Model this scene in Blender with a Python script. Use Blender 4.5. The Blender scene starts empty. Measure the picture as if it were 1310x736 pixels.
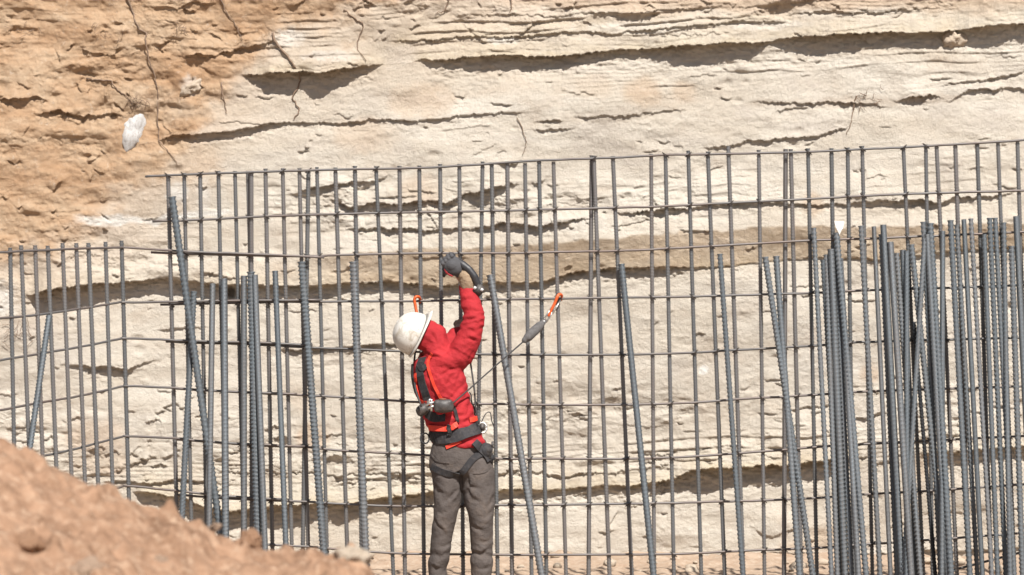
import bpy, bmesh, math, random
import numpy as np
from mathutils import Vector, Matrix, Quaternion
from mathutils.bvhtree import BVHTree

random.seed(7)
R = math.radians
scene = bpy.context.scene
COL = scene.collection

# ------------------------------------------------------------------ camera
FPX, CX, CY, HOR = 4000.0, 655.0, 368.0, 338.0     # focal length in photo pixels, centre, horizon row
CAM = Vector((0.0, -20.0, 2.16))
PITCH = math.atan((CY - HOR) / FPX)
cd = bpy.data.cameras.new('camera')
cam = bpy.data.objects.new('camera', cd)
COL.objects.link(cam)
cam.location = CAM
cam.rotation_euler = (R(90) - PITCH, 0, 0)
cd.sensor_width = 36.0
cd.lens = FPX / 1310.0 * 36.0
cd.clip_start = 0.1
cd.clip_end = 2000.0
cd.dof.use_dof = True
cd.dof.focus_distance = 20.0
cd.dof.aperture_fstop = 6.0
scene.camera = cam

# ------------------------------------------------------------------ light
SUN_D = Vector((-0.36, 1.0, -1.36)).normalized()     # the way the sunlight travels
world = bpy.data.worlds.new('World')
scene.world = world
world.use_nodes = True
wn = world.node_tree.nodes
bg = wn['Background']
sky = wn.new('ShaderNodeTexSky')
sky.sky_type = 'NISHITA'
sky.sun_disc = False
sky.sun_elevation = math.asin(-SUN_D.z)
sky.sun_rotation = math.atan2(-SUN_D.x, -SUN_D.y)
world.node_tree.links.new(sky.outputs[0], bg.inputs[0])
bg.inputs[1].default_value = 0.05
sl = bpy.data.lights.new('sun', 'SUN')
sl.energy = 5.0
sl.angle = R(0.53)
sl.color = (1.0, 0.955, 0.89)
sun = bpy.data.objects.new('sun', sl)
COL.objects.link(sun)
sun.rotation_euler = SUN_D.to_track_quat('-Z', 'Y').to_euler()
sun.location = (3, -15, 15)
scene.view_settings.view_transform = 'Standard'
scene.view_settings.look = 'None'
scene.view_settings.gamma = 1.0
scene.view_settings.exposure = 0.66
scene.view_settings.use_curve_mapping = False

# ------------------------------------------------------------------ helpers
CP, SP = math.cos(PITCH), math.sin(PITCH)
def P(px, py, Y):
    """world point that the photograph shows at (px, py), standing at depth Y"""
    a = (px - CX) / FPX
    b = (CY - py) / FPX
    d = Vector((a, CP + b * SP, -SP + b * CP))
    return CAM + d * ((Y - CAM.y) / d.y)

def ray(px, py):
    return (P(px, py, 0) - CAM).normalized()

WM = {}
def put(o, parent=None, mat=None, world=None):
    COL.objects.link(o)
    w = world if world is not None else Matrix.Identity(4)
    if parent is not None:
        o.parent = parent
        o.matrix_parent_inverse = WM[parent.name].inverted()
    o.matrix_basis = w
    WM[o.name] = w
    if mat is not None and o.data is not None and len(o.data.materials) == 0:
        o.data.materials.append(mat)
    return o

def tag(o, label, cat, group=None):
    o['label'] = label
    o['category'] = cat
    if group:
        o['group'] = group
    return o

def empty(name, loc, label, cat, group=None):
    o = bpy.data.objects.new(name, None)
    o.empty_display_size = 0.1
    put(o, world=Matrix.Translation(Vector(loc)))
    return tag(o, label, cat, group)

def mesh_obj(name, bm, mat, parent=None, smooth=True):
    me = bpy.data.meshes.new(name)
    bmesh.ops.recalc_face_normals(bm, faces=bm.faces)
    bm.to_mesh(me)
    bm.free()
    if smooth:
        for p in me.polygons:
            p.use_smooth = True
    o = bpy.data.objects.new(name, me)
    return put(o, parent, mat)

def catmull(pts, n=6):
    pts = [Vector(p) for p in pts]
    if len(pts) < 3:
        return pts
    q = [pts[0] * 2 - pts[1]] + pts + [pts[-1] * 2 - pts[-2]]
    out = []
    for i in range(1, len(q) - 2):
        a, b, c, d = q[i - 1], q[i], q[i + 1], q[i + 2]
        for k in range(n):
            t = k / n
            out.append(0.5 * ((2 * b) + (c - a) * t + (2 * a - 5 * b + 4 * c - d) * t * t + (3 * b - a - 3 * c + d) * t ** 3))
    out.append(pts[-1])
    return out

def tube(bm, pts, rad, seg=8):
    """swept round tube; rad a number or a list"""
    n = len(pts)
    rr = rad if isinstance(rad, (list, tuple)) else [rad] * n
    rings = []
    up = None
    for i, p in enumerate(pts):
        t = (pts[min(i + 1, n - 1)] - pts[max(i - 1, 0)])
        if t.length < 1e-9:
            t = Vector((0, 0, 1))
        t.normalize()
        if up is None:
            up = t.orthogonal().normalized()
        else:
            up = (up - t * up.dot(t))
            up = up.normalized() if up.length > 1e-6 else t.orthogonal().normalized()
        v = t.cross(up)
        rings.append([bm.verts.new(p + (up * math.cos(2 * math.pi * k / seg) + v * math.sin(2 * math.pi * k / seg)) * rr[i]) for k in range(seg)])
    for a, b in zip(rings[:-1], rings[1:]):
        for k in range(seg):
            bm.faces.new((a[k], a[(k + 1) % seg], b[(k + 1) % seg], b[k]))
    bm.faces.new(rings[0][::-1])
    bm.faces.new(rings[-1])

def loft(bm, secs, seg=24):
    """secs: (centre, axis_u, axis_v) ellipses, closed at both ends"""
    rings = []
    for c, u, v in secs:
        rings.append([bm.verts.new(c + u * math.cos(2 * math.pi * k / seg) + v * math.sin(2 * math.pi * k / seg)) for k in range(seg)])
    for a, b in zip(rings[:-1], rings[1:]):
        for k in range(seg):
            bm.faces.new((a[k], a[(k + 1) % seg], b[(k + 1) % seg], b[k]))
    bm.faces.new(rings[0][::-1])
    bm.faces.new(rings[-1])

def ball(bm, c, ax, seg=20, rings=12):
    """ellipsoid; ax = three axis vectors"""
    u, v, w = ax
    sec = []
    for i in range(1, rings):
        th = math.pi * i / rings
        sec.append((c + w * math.cos(th), u * math.sin(th), v * math.sin(th)))
    loft(bm, sec, seg)

def sphere(bm, c, r):
    ball(bm, c, (Vector((r, 0, 0)), Vector((0, r, 0)), Vector((0, 0, r))))

def limb(bm, pts, rad):
    """tapered round limb with a ball at every joint"""
    for p, r in zip(pts, rad):
        sphere(bm, p, r)
    for i in range(len(pts) - 1):
        t = (pts[i + 1] - pts[i]).normalized()
        u = t.orthogonal().normalized()
        v = t.cross(u)
        loft(bm, [(pts[i], u * rad[i], v * rad[i]), (pts[i + 1], u * rad[i + 1], v * rad[i + 1])], 20)

def box(bm, c, ux, uy, uz, bev=0.0):
    """box with half-axes ux, uy, uz"""
    m = Matrix.Identity(4)
    r = bmesh.ops.create_cube(bm, size=2.0)
    for v in r['verts']:
        v.co = c + ux * v.co.x + uy * v.co.y + uz * v.co.z
    if bev > 0:
        es = list({e for v in r['verts'] for e in v.link_edges})
        bmesh.ops.bevel(bm, geom=es, offset=bev, segments=2, affect='EDGES')

def fused(name, bm, voxel, mat, parent, smooth_iter=6, disp=None):
    """one continuous surface over overlapping closed shapes"""
    me = bpy.data.meshes.new(name + '_tmp')
    bmesh.ops.recalc_face_normals(bm, faces=bm.faces)
    bm.to_mesh(me)
    bm.free()
    o = bpy.data.objects.new(name + '_tmp', me)
    COL.objects.link(o)
    md = o.modifiers.new('r', 'REMESH')
    md.mode = 'VOXEL'
    md.voxel_size = voxel
    md.use_smooth_shade = True
    sm = o.modifiers.new('s', 'SMOOTH')
    sm.iterations = smooth_iter
    sm.factor = 0.5
    dg = bpy.context.evaluated_depsgraph_get()
    dg.update()
    ev = o.evaluated_get(dg)
    me2 = bpy.data.meshes.new_from_object(ev)
    bpy.data.objects.remove(o)
    bpy.data.meshes.remove(me)
    me2.name = name
    if disp is not None:
        nv = len(me2.vertices)
        co = np.empty(nv * 3); me2.vertices.foreach_get('co', co); co = co.reshape(-1, 3)
        no = np.empty(nv * 3); me2.vertices.foreach_get('normal', no); no = no.reshape(-1, 3)
        co = co + no * disp(co, no)[:, None]
        me2.vertices.foreach_set('co', co.ravel())
    me2.polygons.foreach_set('use_smooth', [True] * len(me2.polygons))
    me2.materials.clear()
    me2.update()
    o = bpy.data.objects.new(name, me2)
    return put(o, parent, mat)

# numpy value noise -------------------------------------------------
_rs = np.random.RandomState(11)
_T = _rs.rand(8, 256, 256).astype(np.float64) * 2 - 1
def vn(x, y, s=0):
    x = x + 17.3 * s; y = y + 9.7 * s
    xi = np.floor(x).astype(np.int64); yi = np.floor(y).astype(np.int64)
    fx = x - xi; fy = y - yi
    fx = fx * fx * fx * (fx * (fx * 6 - 15) + 10)
    fy = fy * fy * fy * (fy * (fy * 6 - 15) + 10)
    T = _T[s % 8]
    x0 = xi & 255; x1 = (xi + 1) & 255; y0 = yi & 255; y1 = (yi + 1) & 255
    return (T[y0, x0] * (1 - fx) + T[y0, x1] * fx) * (1 - fy) + (T[y1, x0] * (1 - fx) + T[y1, x1] * fx) * fy
def fbm(x, y, o=4, s=0, g=0.5):
    r = 0; a = 1.0; n = 0
    for i in range(o):
        r = r + a * vn(x * 2 ** i, y * 2 ** i, s + i); n += a; a *= g
    return r / n
def sstep(a, b, x):
    t = np.clip((x - a) / (b - a), 0, 1)
    return t * t * (3 - 2 * t)

# ------------------------------------------------------------------ materials
def new_mat(name):
    m = bpy.data.materials.new(name)
    m.use_nodes = True
    nt = m.node_tree
    return m, nt, nt.nodes['Principled BSDF']

def nd(nt, t, **kw):
    n = nt.nodes.new(t)
    for k, v in kw.items():
        if k in n.inputs:
            n.inputs[k].default_value = v
        else:
            setattr(n, k, v)
    return n

def mixc(nt, fac, a, b, blend='MIX'):
    n = nt.nodes.new('ShaderNodeMix')
    n.data_type = 'RGBA'
    n.blend_type = blend
    for sock, val in ((n.inputs[0], fac), (n.inputs[6], a), (n.inputs[7], b)):
        if isinstance(val, (int, float)):
            sock.default_value = val
        elif isinstance(val, tuple):
            sock.default_value = (*val, 1.0) if len(val) == 3 else val
        else:
            nt.links.new(val, sock)
    return n.outputs[2]

def noise(nt, scale, detail=4, rough=0.55, vec=None, dist=0.0):
    n = nt.nodes.new('ShaderNodeTexNoise')
    n.inputs['Scale'].default_value = scale
    n.inputs['Detail'].default_value = detail
    n.inputs['Roughness'].default_value = rough
    n.inputs['Distortion'].default_value = dist
    if vec is not None:
        nt.links.new(vec, n.inputs['Vector'])
    return n.outputs[0]

def rng(nt, val, a, b, c=0.0, d=1.0):
    n = nt.nodes.new('ShaderNodeMapRange')
    n.inputs[1].default_value = a; n.inputs[2].default_value = b
    n.inputs[3].default_value = c; n.inputs[4].default_value = d
    nt.links.new(val, n.inputs[0])
    return n.outputs[0]

def coords(nt, scale=(1, 1, 1), kind='Object'):
    t = nt.nodes.new('ShaderNodeTexCoord')
    m = nt.nodes.new('ShaderNodeMapping')
    m.inputs['Scale'].default_value = scale
    nt.links.new(t.outputs[kind], m.inputs[0])
    return m.outputs[0]

def bump(nt, bsdf, height, dist, strength=1.0, prev=None):
    b = nt.nodes.new('ShaderNodeBump')
    b.inputs['Strength'].default_value = strength
    b.inputs['Distance'].default_value = dist
    nt.links.new(height, b.inputs['Height'])
    if prev is not None:
        nt.links.new(prev, b.inputs['Normal'])
    nt.links.new(b.outputs[0], bsdf.inputs['Normal'])
    return b.outputs[0]

def simple(name, col, rough=0.6, metal=0.0, var=0.12, scale=25.0, bmp=0.0, bscale=200.0, dirt=None, dirt_amt=0.4):
    m, nt, b = new_mat(name)
    v = coords(nt)
    n = noise(nt, scale, 5, 0.6, v)
    lo = tuple(c * (1 - var) for c in col); hi = tuple(min(1, c * (1 + var)) for c in col)
    c = mixc(nt, rng(nt, n, 0.3, 0.7), lo, hi)
    if dirt:
        n2 = noise(nt, scale * 0.5, 6, 0.7, v, 0.4)
        c = mixc(nt, rng(nt, n2, 0.5, 0.72, 0, dirt_amt), c, dirt)
    nt.links.new(c, b.inputs['Base Color'])
    b.inputs['Roughness'].default_value = rough
    b.inputs['Metallic'].default_value = metal
    if bmp > 0:
        bump(nt, b, noise(nt, bscale, 3, 0.6, v), bmp)
    return m

# cliff: pale bedded sandstone, orange soil, tan bed, lime-white patches
M_CLIFF, nt, b = new_mat('cliff_earth')
def attr(nt, name):
    a = nt.nodes.new('ShaderNodeAttribute'); a.attribute_name = name
    return a.outputs['Fac']
v1 = coords(nt, (0.55, 1, 3.2))
v2 = coords(nt, (1, 1, 1))
n_band = noise(nt, 1.6, 5, 0.6, v1, 0.3)
n_mid = noise(nt, 5.0, 6, 0.62, v2, 0.2)
n_fine = noise(nt, 70.0, 4, 0.7, v2)
n_speck = noise(nt, 190.0, 3, 0.7, v2)
cream = mixc(nt, rng(nt, n_band, 0.34, 0.66), (0.500, 0.445, 0.372), (0.575, 0.530, 0.462))
cream = mixc(nt, rng(nt, n_mid, 0.48, 0.78, 0, 0.45), cream, (0.475, 0.400, 0.325))
n_pat = noise(nt, 2.3, 7, 0.66, coords(nt, (0.7, 1, 1.6)), 0.5)
cream = mixc(nt, rng(nt, n_pat, 0.56, 0.70, 0, 0.45), cream, (0.455, 0.368, 0.285))
cream = mixc(nt, rng(nt, n_pat, 0.46, 0.34, 0, 0.50), cream, (0.455, 0.405, 0.355))
soil = mixc(nt, rng(nt, n_mid, 0.32, 0.68), (0.405, 0.268, 0.166), (0.485, 0.362, 0.250))
soil = mixc(nt, rng(nt, n_band, 0.42, 0.72, 0, 0.6), soil, (0.395, 0.228, 0.122))
tan = mixc(nt, rng(nt, n_mid, 0.35, 0.7), (0.490, 0.390, 0.285), (0.410, 0.310, 0.215))
c = mixc(nt, attr(nt, 'soil'), cream, soil)
c = mixc(nt, attr(nt, 'band'), c, tan)
c = mixc(nt, attr(nt, 'yellow'), c, (0.52, 0.42, 0.255))
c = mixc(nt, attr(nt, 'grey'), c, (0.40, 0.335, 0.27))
c = mixc(nt, attr(nt, 'pale'), c, (0.64, 0.62, 0.58))
c = mixc(nt, rng(nt, n_fine, 0.57, 0.78, 0, 0.18), c, (0.32, 0.24, 0.17))
c = mixc(nt, rng(nt, n_speck, 0.60, 0.74, 0, 0.40), c, (0.26, 0.19, 0.13))
n_grit = noise(nt, 26.0, 7, 0.78, v2, 0.6)
c = mixc(nt, rng(nt, n_grit, 0.60, 0.72, 0, 0.20), c, (0.34, 0.27, 0.205))
c = mixc(nt, rng(nt, n_grit, 0.44, 0.32, 0, 0.35), c, (0.60, 0.55, 0.48))
nt.links.new(c, b.inputs['Base Color'])
b.inputs['Roughness'].default_value = 0.95
b.inputs['Specular IOR Level'].default_value = 0.15
nb = bump(nt, b, noise(nt, 34.0, 8, 0.74, v2, 0.3), 0.017, 1.0)
bump(nt, b, n_speck, 0.006, 0.9, nb)

# loose orange dirt of mound and ground
def dirt_mat(name, a, bcol, cc):
    m, nt, b = new_mat(name)
    v = coords(nt)
    n1 = noise(nt, 13.0, 7, 0.72, v, 0.5)
    n2 = noise(nt, 28.0, 5, 0.7, v)
    n3 = noise(nt, 120.0, 3, 0.7, v)
    c = mixc(nt, rng(nt, n1, 0.33, 0.67), a, bcol)
    c = mixc(nt, rng(nt, n2, 0.5, 0.75, 0, 0.7), c, cc)
    c = mixc(nt, rng(nt, n3, 0.6, 0.8, 0, 0.3), c, tuple(x * 0.55 for x in a))
    nt.links.new(c, b.inputs['Base Color'])
    b.inputs['Roughness'].default_value = 0.95
    b.inputs['Specular IOR Level'].default_value = 0.15
    bump(nt, b, n2, 0.01, 0.7)
    return m
M_MOUND = dirt_mat('orange_dirt', (0.150, 0.085, 0.052), (0.355, 0.220, 0.142), (0.47, 0.34, 0.24))
M_GROUND = dirt_mat('trampled_dirt', (0.29, 0.205, 0.145), (0.38, 0.295, 0.225), (0.45, 0.385, 0.31))
M_CLOD = dirt_mat('pale_clod', (0.44, 0.36, 0.28), (0.54, 0.46, 0.37), (0.40, 0.28, 0.18))
M_CLODM = dirt_mat('dusty_clod', (0.34, 0.23, 0.16), (0.42, 0.31, 0.23), (0.34, 0.2, 0.12))
M_CLODO = dirt_mat('orange_clod', (0.29, 0.16, 0.095), (0.37, 0.225, 0.14), (0.40, 0.28, 0.2))
M_WSTONE = simple('white_stone', (0.62, 0.61, 0.60), 0.9, 0, 0.15, 14, 0.008, 40, (0.36, 0.29, 0.23), 0.8)
M_ROOT = simple('dry_root', (0.20, 0.14, 0.10), 0.95, 0, 0.3, 40, 0.002, 200)

# rebar steel
def steel(name, base, rust, mill=0.45):
    m, nt, b = new_mat(name)
    v = coords(nt)
    oi = nt.nodes.new('ShaderNodeObjectInfo')
    n1 = noise(nt, 2.5, 5, 0.65, v)
    n2 = noise(nt, 60.0, 4, 0.7, v)
    c = mixc(nt, rng(nt, oi.outputs['Random'], 0, 1), tuple(x * 0.78 for x in base), tuple(x * 1.2 for x in base))
    add = nt.nodes.new('ShaderNodeMath'); add.operation = 'MULTIPLY_ADD'
    nt.links.new(oi.outputs['Random'], add.inputs[0]); add.inputs[1].default_value = 0.22
    nt.links.new(n1, add.inputs[2])
    c = mixc(nt, rng(nt, add.outputs[0], 0.52, 0.82, 0, 0.75), c, rust)
    c = mixc(nt, rng(nt, n2, 0.55, 0.8, 0, 0.4), c, tuple(x * 0.5 for x in rust))
    n4 = noise(nt, 7.0, 6, 0.75, coords(nt, (1, 1, 1), 'Generated'), 0.3)
    c = mixc(nt, rng(nt, n4, 0.58, 0.70, 0, 0.65), c, (0.23, 0.165, 0.12))
    nt.links.new(c, b.inputs['Base Color'])
    b.inputs['Metallic'].default_value = mill
    b.inputs['Roughness'].default_value = 0.5
    bump(nt, b, n2, 0.0015, 0.6)
    return m
M_BAR = steel('mill_scale_steel', (0.165, 0.175, 0.184), (0.170, 0.135, 0.118))
M_LOOSE = steel('loose_bar_steel', (0.142, 0.166, 0.186), (0.160, 0.142, 0.132))
M_ROW = steel('cross_bar_steel', (0.125, 0.120, 0.118), (0.140, 0.098, 0.080), 0.3)
M_DARKBAR = steel('dark_bar_steel', (0.02, 0.025, 0.032), (0.03, 0.025, 0.025), 0.2)
M_WIRE = simple('tie_wire_iron', (0.05, 0.04, 0.035), 0.6, 0.4)

def cloth_mat(name, lo, hi, rough, wscale, wdist, dust=None, sheen=0.0):
    m, nt, b = new_mat(name)
    v = coords(nt)
    n = noise(nt, 9, 5, 0.6, v)
    c = mixc(nt, rng(nt, n, 0.3, 0.7), lo, hi)
    if dust:
        n2 = noise(nt, 6.0, 6, 0.7, v, 0.5)
        c = mixc(nt, rng(nt, n2, 0.5, 0.75, 0, 0.45), c, dust)
    nt.links.new(c, b.inputs['Base Color'])
    b.inputs['Roughness'].default_value = rough
    b.inputs['Specular IOR Level'].default_value = 0.25
    nb = bump(nt, b, noise(nt, wscale, 5, 0.6, v), wdist, 0.9)
    bump(nt, b, noise(nt, 400, 2, 0.5, v), 0.0012, 0.6, nb)
    return m
M_SHIRT = cloth_mat('red_jersey', (0.29, 0.016, 0.022), (0.40, 0.024, 0.030), 0.8, 28, 0.010)
M_TROUS = cloth_mat('taupe_canvas', (0.078, 0.066, 0.061), (0.106, 0.090, 0.083), 0.9, 26, 0.012, (0.19, 0.145, 0.115))
M_SKIN = simple('skin', (0.42, 0.25, 0.18), 0.55)
M_HELM, nt, b = new_mat('scuffed_white_helmet')
v = coords(nt)
c = mixc(nt, rng(nt, noise(nt, 6, 4, 0.6, v), 0.3, 0.7), (0.56, 0.54, 0.50), (0.66, 0.64, 0.60))
c = mixc(nt, rng(nt, noise(nt, 17, 6, 0.75, v, 0.8), 0.48, 0.66, 0, 0.85), c, (0.33, 0.28, 0.21))
c = mixc(nt, rng(nt, noise(nt, 70, 4, 0.7, v), 0.62, 0.75, 0, 0.7), c, (0.2, 0.16, 0.12))
nt.links.new(c, b.inputs['Base Color'])
b.inputs['Roughness'].default_value = 0.42
M_BLACK = simple('black_webbing', (0.022, 0.021, 0.024), 0.75, 0, 0.3, 60, 0.002, 300, (0.09, 0.075, 0.065), 0.5)
M_ORANGE = simple('orange_webbing', (0.66, 0.045, 0.020), 0.6, 0, 0.1, 60, 0.001, 300)
M_BOX = simple('dark_plastic', (0.055, 0.050, 0.048), 0.5, 0, 0.2, 40, 0.001, 200, (0.16, 0.12, 0.1), 0.5)
M_SILVER = simple('bare_metal', (0.55, 0.54, 0.52), 0.32, 0.9, 0.1, 40)
M_HOOK = simple('orange_hook', (0.62, 0.105, 0.025), 0.45, 0.15, 0.15, 40)
M_SLEEVE = simple('grey_shock_pack', (0.105, 0.100, 0.100), 0.85, 0, 0.2, 60, 0.003, 200)
M_CABLE = simple('black_cable', (0.03, 0.028, 0.028), 0.6)
M_GLOVE = cloth_mat('grey_work_glove', (0.055, 0.055, 0.060), (0.095, 0.093, 0.098), 0.8, 90, 0.004)
M_GRED = simple('red_trim', (0.36, 0.03, 0.035), 0.7)
M_CUFF = cloth_mat('khaki_cuff', (0.27, 0.195, 0.13), (0.34, 0.25, 0.17), 0.85, 70, 0.006)
M_TOOL = simple('black_tool_shell', (0.028, 0.028, 0.031), 0.45, 0, 0.25, 40, 0.001, 200)
M_BOOT = simple('brown_boot', (0.12, 0.075, 0.05), 0.7, 0, 0.2, 30, 0.003, 120, (0.3, 0.22, 0.16), 0.6)
M_WHITE = simple('white_plastic', (0.82, 0.82, 0.80), 0.5, 0, 0.05)

# ------------------------------------------------------------------ cliff
WALL_Y = 2.70
def wall_base(py):
    z = (770 - py) / 178.0
    return WALL_Y + 0.05 * z          # leans back a little

gx = np.concatenate([np.arange(-330, -30, 2.4), np.arange(-30, 1342, 1.22), np.arange(1342, 1650, 2.4)])
gy = np.concatenate([np.arange(-300, -20, 9.0), np.arange(-20, 745, 1.22), np.arange(745, 790, 6.0)])
X, Yp = np.meshgrid(gx, gy)
H = np.zeros_like(X)

# bedding coordinate, rising to the right
sc = Yp + 0.052 * (X - 500) * sstep(150, 700, X) + 5 * fbm(X / 160, Yp / 160, 3, 1)
# orange soil in the upper left
bx = np.array([-330, 0, 60, 110, 160, 200, 240, 300, 350, 430, 520, 620, 720, 900, 1700.])
by = np.array([390, 352, 330, 292, 272, 246, 196, 104, 66, 34, 12, -8, -26, -60, -150.])
bl = np.interp(X, bx, by) + 26 * fbm(X / 70, Yp / 70, 4, 2)
bl = bl + 22 * fbm(X / 22, Yp / 16, 3, 6)
soilm = sstep(42, -46, Yp - bl + 26 * fbm(X / 55, Yp / 40, 4, 5))
soil_soft = sstep(150, -60, Yp - bl) * 0.5
# the right end of the top strip is soil too
soilm = np.maximum(soilm, 0.55 * sstep(22, 2, Yp - 0.0 + 14 * fbm(X / 60, Yp / 30, 3, 3)) * sstep(500, 700, X))
rough_zone = (0.35 + 0.9 * soilm
              + 0.7 * np.exp(-((sc - 20) / 30.0) ** 2)
              + 0.8 * np.exp(-((sc - 262) / 30.0) ** 2) * sstep(330, 420, X) * sstep(1000, 700, X)
              + 0.6 * np.exp(-((sc - 600) / 24.0) ** 2)
              + 0.5 * np.exp(-((sc - 545) / 24.0) ** 2)
              + 0.7 * np.exp(-((sc - 335) / 22.0) ** 2) * sstep(300, 150, X))
rough_zone = np.clip(rough_zone, 0, 1.4)
# broad shape
H += 0.085 * fbm(X / 330, Yp / 170, 3, 4) + 0.03 * fbm(X / 90, Yp / 55, 3, 5) * (0.5 + 0.5 * rough_zone)
H += 0.008 * fbm(X / 30, sc / 13, 4, 6) * (0.22 + rough_zone)
H += 0.0036 * fbm(X / 7, Yp / 6, 3, 7) * (0.25 + rough_zone)
cl = fbm(X / 9, Yp / 7, 3, 2)
H += 0.010 * np.clip(cl - 0.12, 0, 1) * sstep(0.0, 0.35, fbm(X / 70, Yp / 45, 3, 6)) * (0.5 + rough_zone) - 0.008 * np.clip(-cl - 0.25, 0, 1) * (0.4 + soilm)
# lumps in the soil
lum = np.abs(fbm(X / 60, Yp / 42, 4, 3))
H += soilm * (0.06 * (lum - 0.2) * (0.4 + 0.6 * sstep(-0.2, 0.3, fbm(X / 140, Yp / 110, 2, 1))) + 0.05 * fbm(X / 130, Yp / 80, 2, 6) + 0.008 * fbm(X / 15, Yp / 13, 3, 5))
# thin bedding: stepped profile along the bedding coordinate
def beds(per, amp, seed, mask):
    q = sc / per + 0.8 * fbm(X / 120, sc / 50, 3, seed)
    f = q - np.floor(q)
    saw = np.where(f < 0.88, f / 0.88, (1 - f) / 0.12) - 0.5
    m = sstep(-0.05, 0.3, fbm(X / 90, sc / 30, 3, seed + 1))
    return amp * saw * m * mask
bed_mask = np.clip(np.exp(-((sc - 34) / 36.0) ** 2) + 0.5 * np.exp(-((sc - 120) / 30.0) ** 2) * sstep(500, 700, X) +
                   np.exp(-((sc - 600) / 22.0) ** 2) + 0.35 * np.exp(-((sc - 270) / 40.) ** 2) + 0.25 * np.exp(-((sc - 540) / 30.) ** 2), 0, 1) * (1 - 0.5 * soilm)
H += beds(12, 0.024, 1, bed_mask) + beds(5.5, 0.010, 4, bed_mask)
# spalled plates with broken edges
pq = fbm(X / 52, sc / 20, 5, 3) * 7 + 0.3 * fbm(X / 8, Yp / 6, 2, 1)
pf = pq - np.floor(pq)
plate = np.floor(pq) + sstep(0.80, 1.0, pf)
pm = np.clip(sstep(-0.02, 0.22, fbm(X / 110, sc / 45, 3, 7)) * (0.08 + 0.95 * np.clip(rough_zone - 0.2, 0, 1)), 0, 1) * (1 - 0.45 * soilm)
H += 0.010 * plate * pm
# faint slanting tool marks on the smooth faces
H += 0.0022 * fbm((X + 0.55 * Yp) / 5.0, (Yp - 0.3 * X) / 90, 3, 2) * np.clip(1.1 - rough_zone, 0, 1)

yellow = np.zeros_like(X); grey = np.zeros_like(X)
def ledge(pts, up=55, dn=None, jag=1.0, seed=0, lipcol=0.0, share=0.6):
    """a bed that sticks out over a recess; pts: (px, py, height of the cast shadow in px)"""
    global H, yellow
    a = np.array(pts, float)
    x0, x1 = a[0, 0], a[-1, 0]
    sel = (gx > x0 - 30) & (gx < x1 + 30)
    xs = X[:, sel]; ys = Yp[:, sel]
    xl = gx[sel]
    yl = np.interp(xl, a[:, 0], a[:, 1])
    st = np.interp(xl, a[:, 0], a[:, 2])
    z = np.zeros_like(xl)
    yl = yl + jag * (2.6 * fbm(xl / 28, z + seed * 3.1, 4, seed) + 1.2 * fbm(xl / 6, z + seed, 2, seed + 1))
    st = st * (1 + 0.28 * jag * fbm(xl / 22, z + 7.7 + seed, 3, seed + 2))
    tp = sstep(x0 - 14, x0 + 10, xl) * sstep(x1 + 14, x1 - 10, xl)
    st = np.maximum(st, 0) * tp / 231.0 * 1.5
    L = dn if dn else np.maximum(30, st * 231 * 2.2)
    t = ys - yl[None, :] + 0.8 * vn(xs / 3.0, ys / 3.0, seed)
    h = np.where(t < 0, share * st * np.exp(np.minimum(t, 0) / up), -(1 - share) * st * np.exp(-np.maximum(t, 0) / L))
    # flaky layers along the lip, crumbly floor of the recess
    nn = fbm(xs / 34, ys / 9, 3, seed + 3)
    ff = (t + 5 * nn) / 5.0
    fr_ = ff - np.floor(ff)
    lipz = np.exp(np.minimum(t, 0) / 13.0) * (t < 0) * sstep(0.0, 0.25, fbm(xs / 26 + seed, ys / 12, 3, seed + 4))
    h += 0.16 * np.minimum(st, 0.06) * lipz * (fr_ - 0.5)
    h += (t > 0) * np.exp(-(np.maximum(t, 0) / (L * 0.62)) ** 2) * np.minimum(st, 0.06) * (0.30 * fbm(xs / 14, ys / 5, 4, seed + 5) + 0.16 * fbm(xs / 4, ys / 2.5, 2, seed + 6))
    H[:, sel] += h
    if lipcol > 0:
        yellow[:, sel] = np.maximum(yellow[:, sel], lipcol * tp * np.where(t < 2, np.exp(np.minimum(t, 0) / 16.0), np.exp(-np.maximum(t, 0) / 4)))

# main upper overhang
ledge([(318, 97, 9), (345, 94, 21), (400, 93, 23), (440, 89, 19), (470, 85, 9), (492, 83, 0)], 45, 40, 1, 1, 0.5)
ledge([(536, 78, 4), (560, 77, 9), (600, 74, 14), (640, 72, 18), (700, 72, 18), (760, 68, 13), (820, 63, 9), (870, 60, 17), (930, 56, 20), (965, 55, 18), (985, 53, 5), (1000, 50, 12), (1040, 46, 22),
       (1110, 43, 20), (1160, 43, 19), (1205, 40, 19), (1225, 38, 10), (1240, 36, 18), (1280, 32, 20), (1340, 30, 20), (1640, 20, 20)], 40, 46, 1, 2, 0.55)
# second line under it
ledge([(205, 178, 4), (240, 172, 8), (300, 167, 9), (335, 160, 8), (370, 156, 4), (430, 158, 4), (480, 153, 5), (530, 155, 5), (580, 150, 4), (625, 145, 4), (668, 144, 2)], 34, 30, 1, 3)
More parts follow.
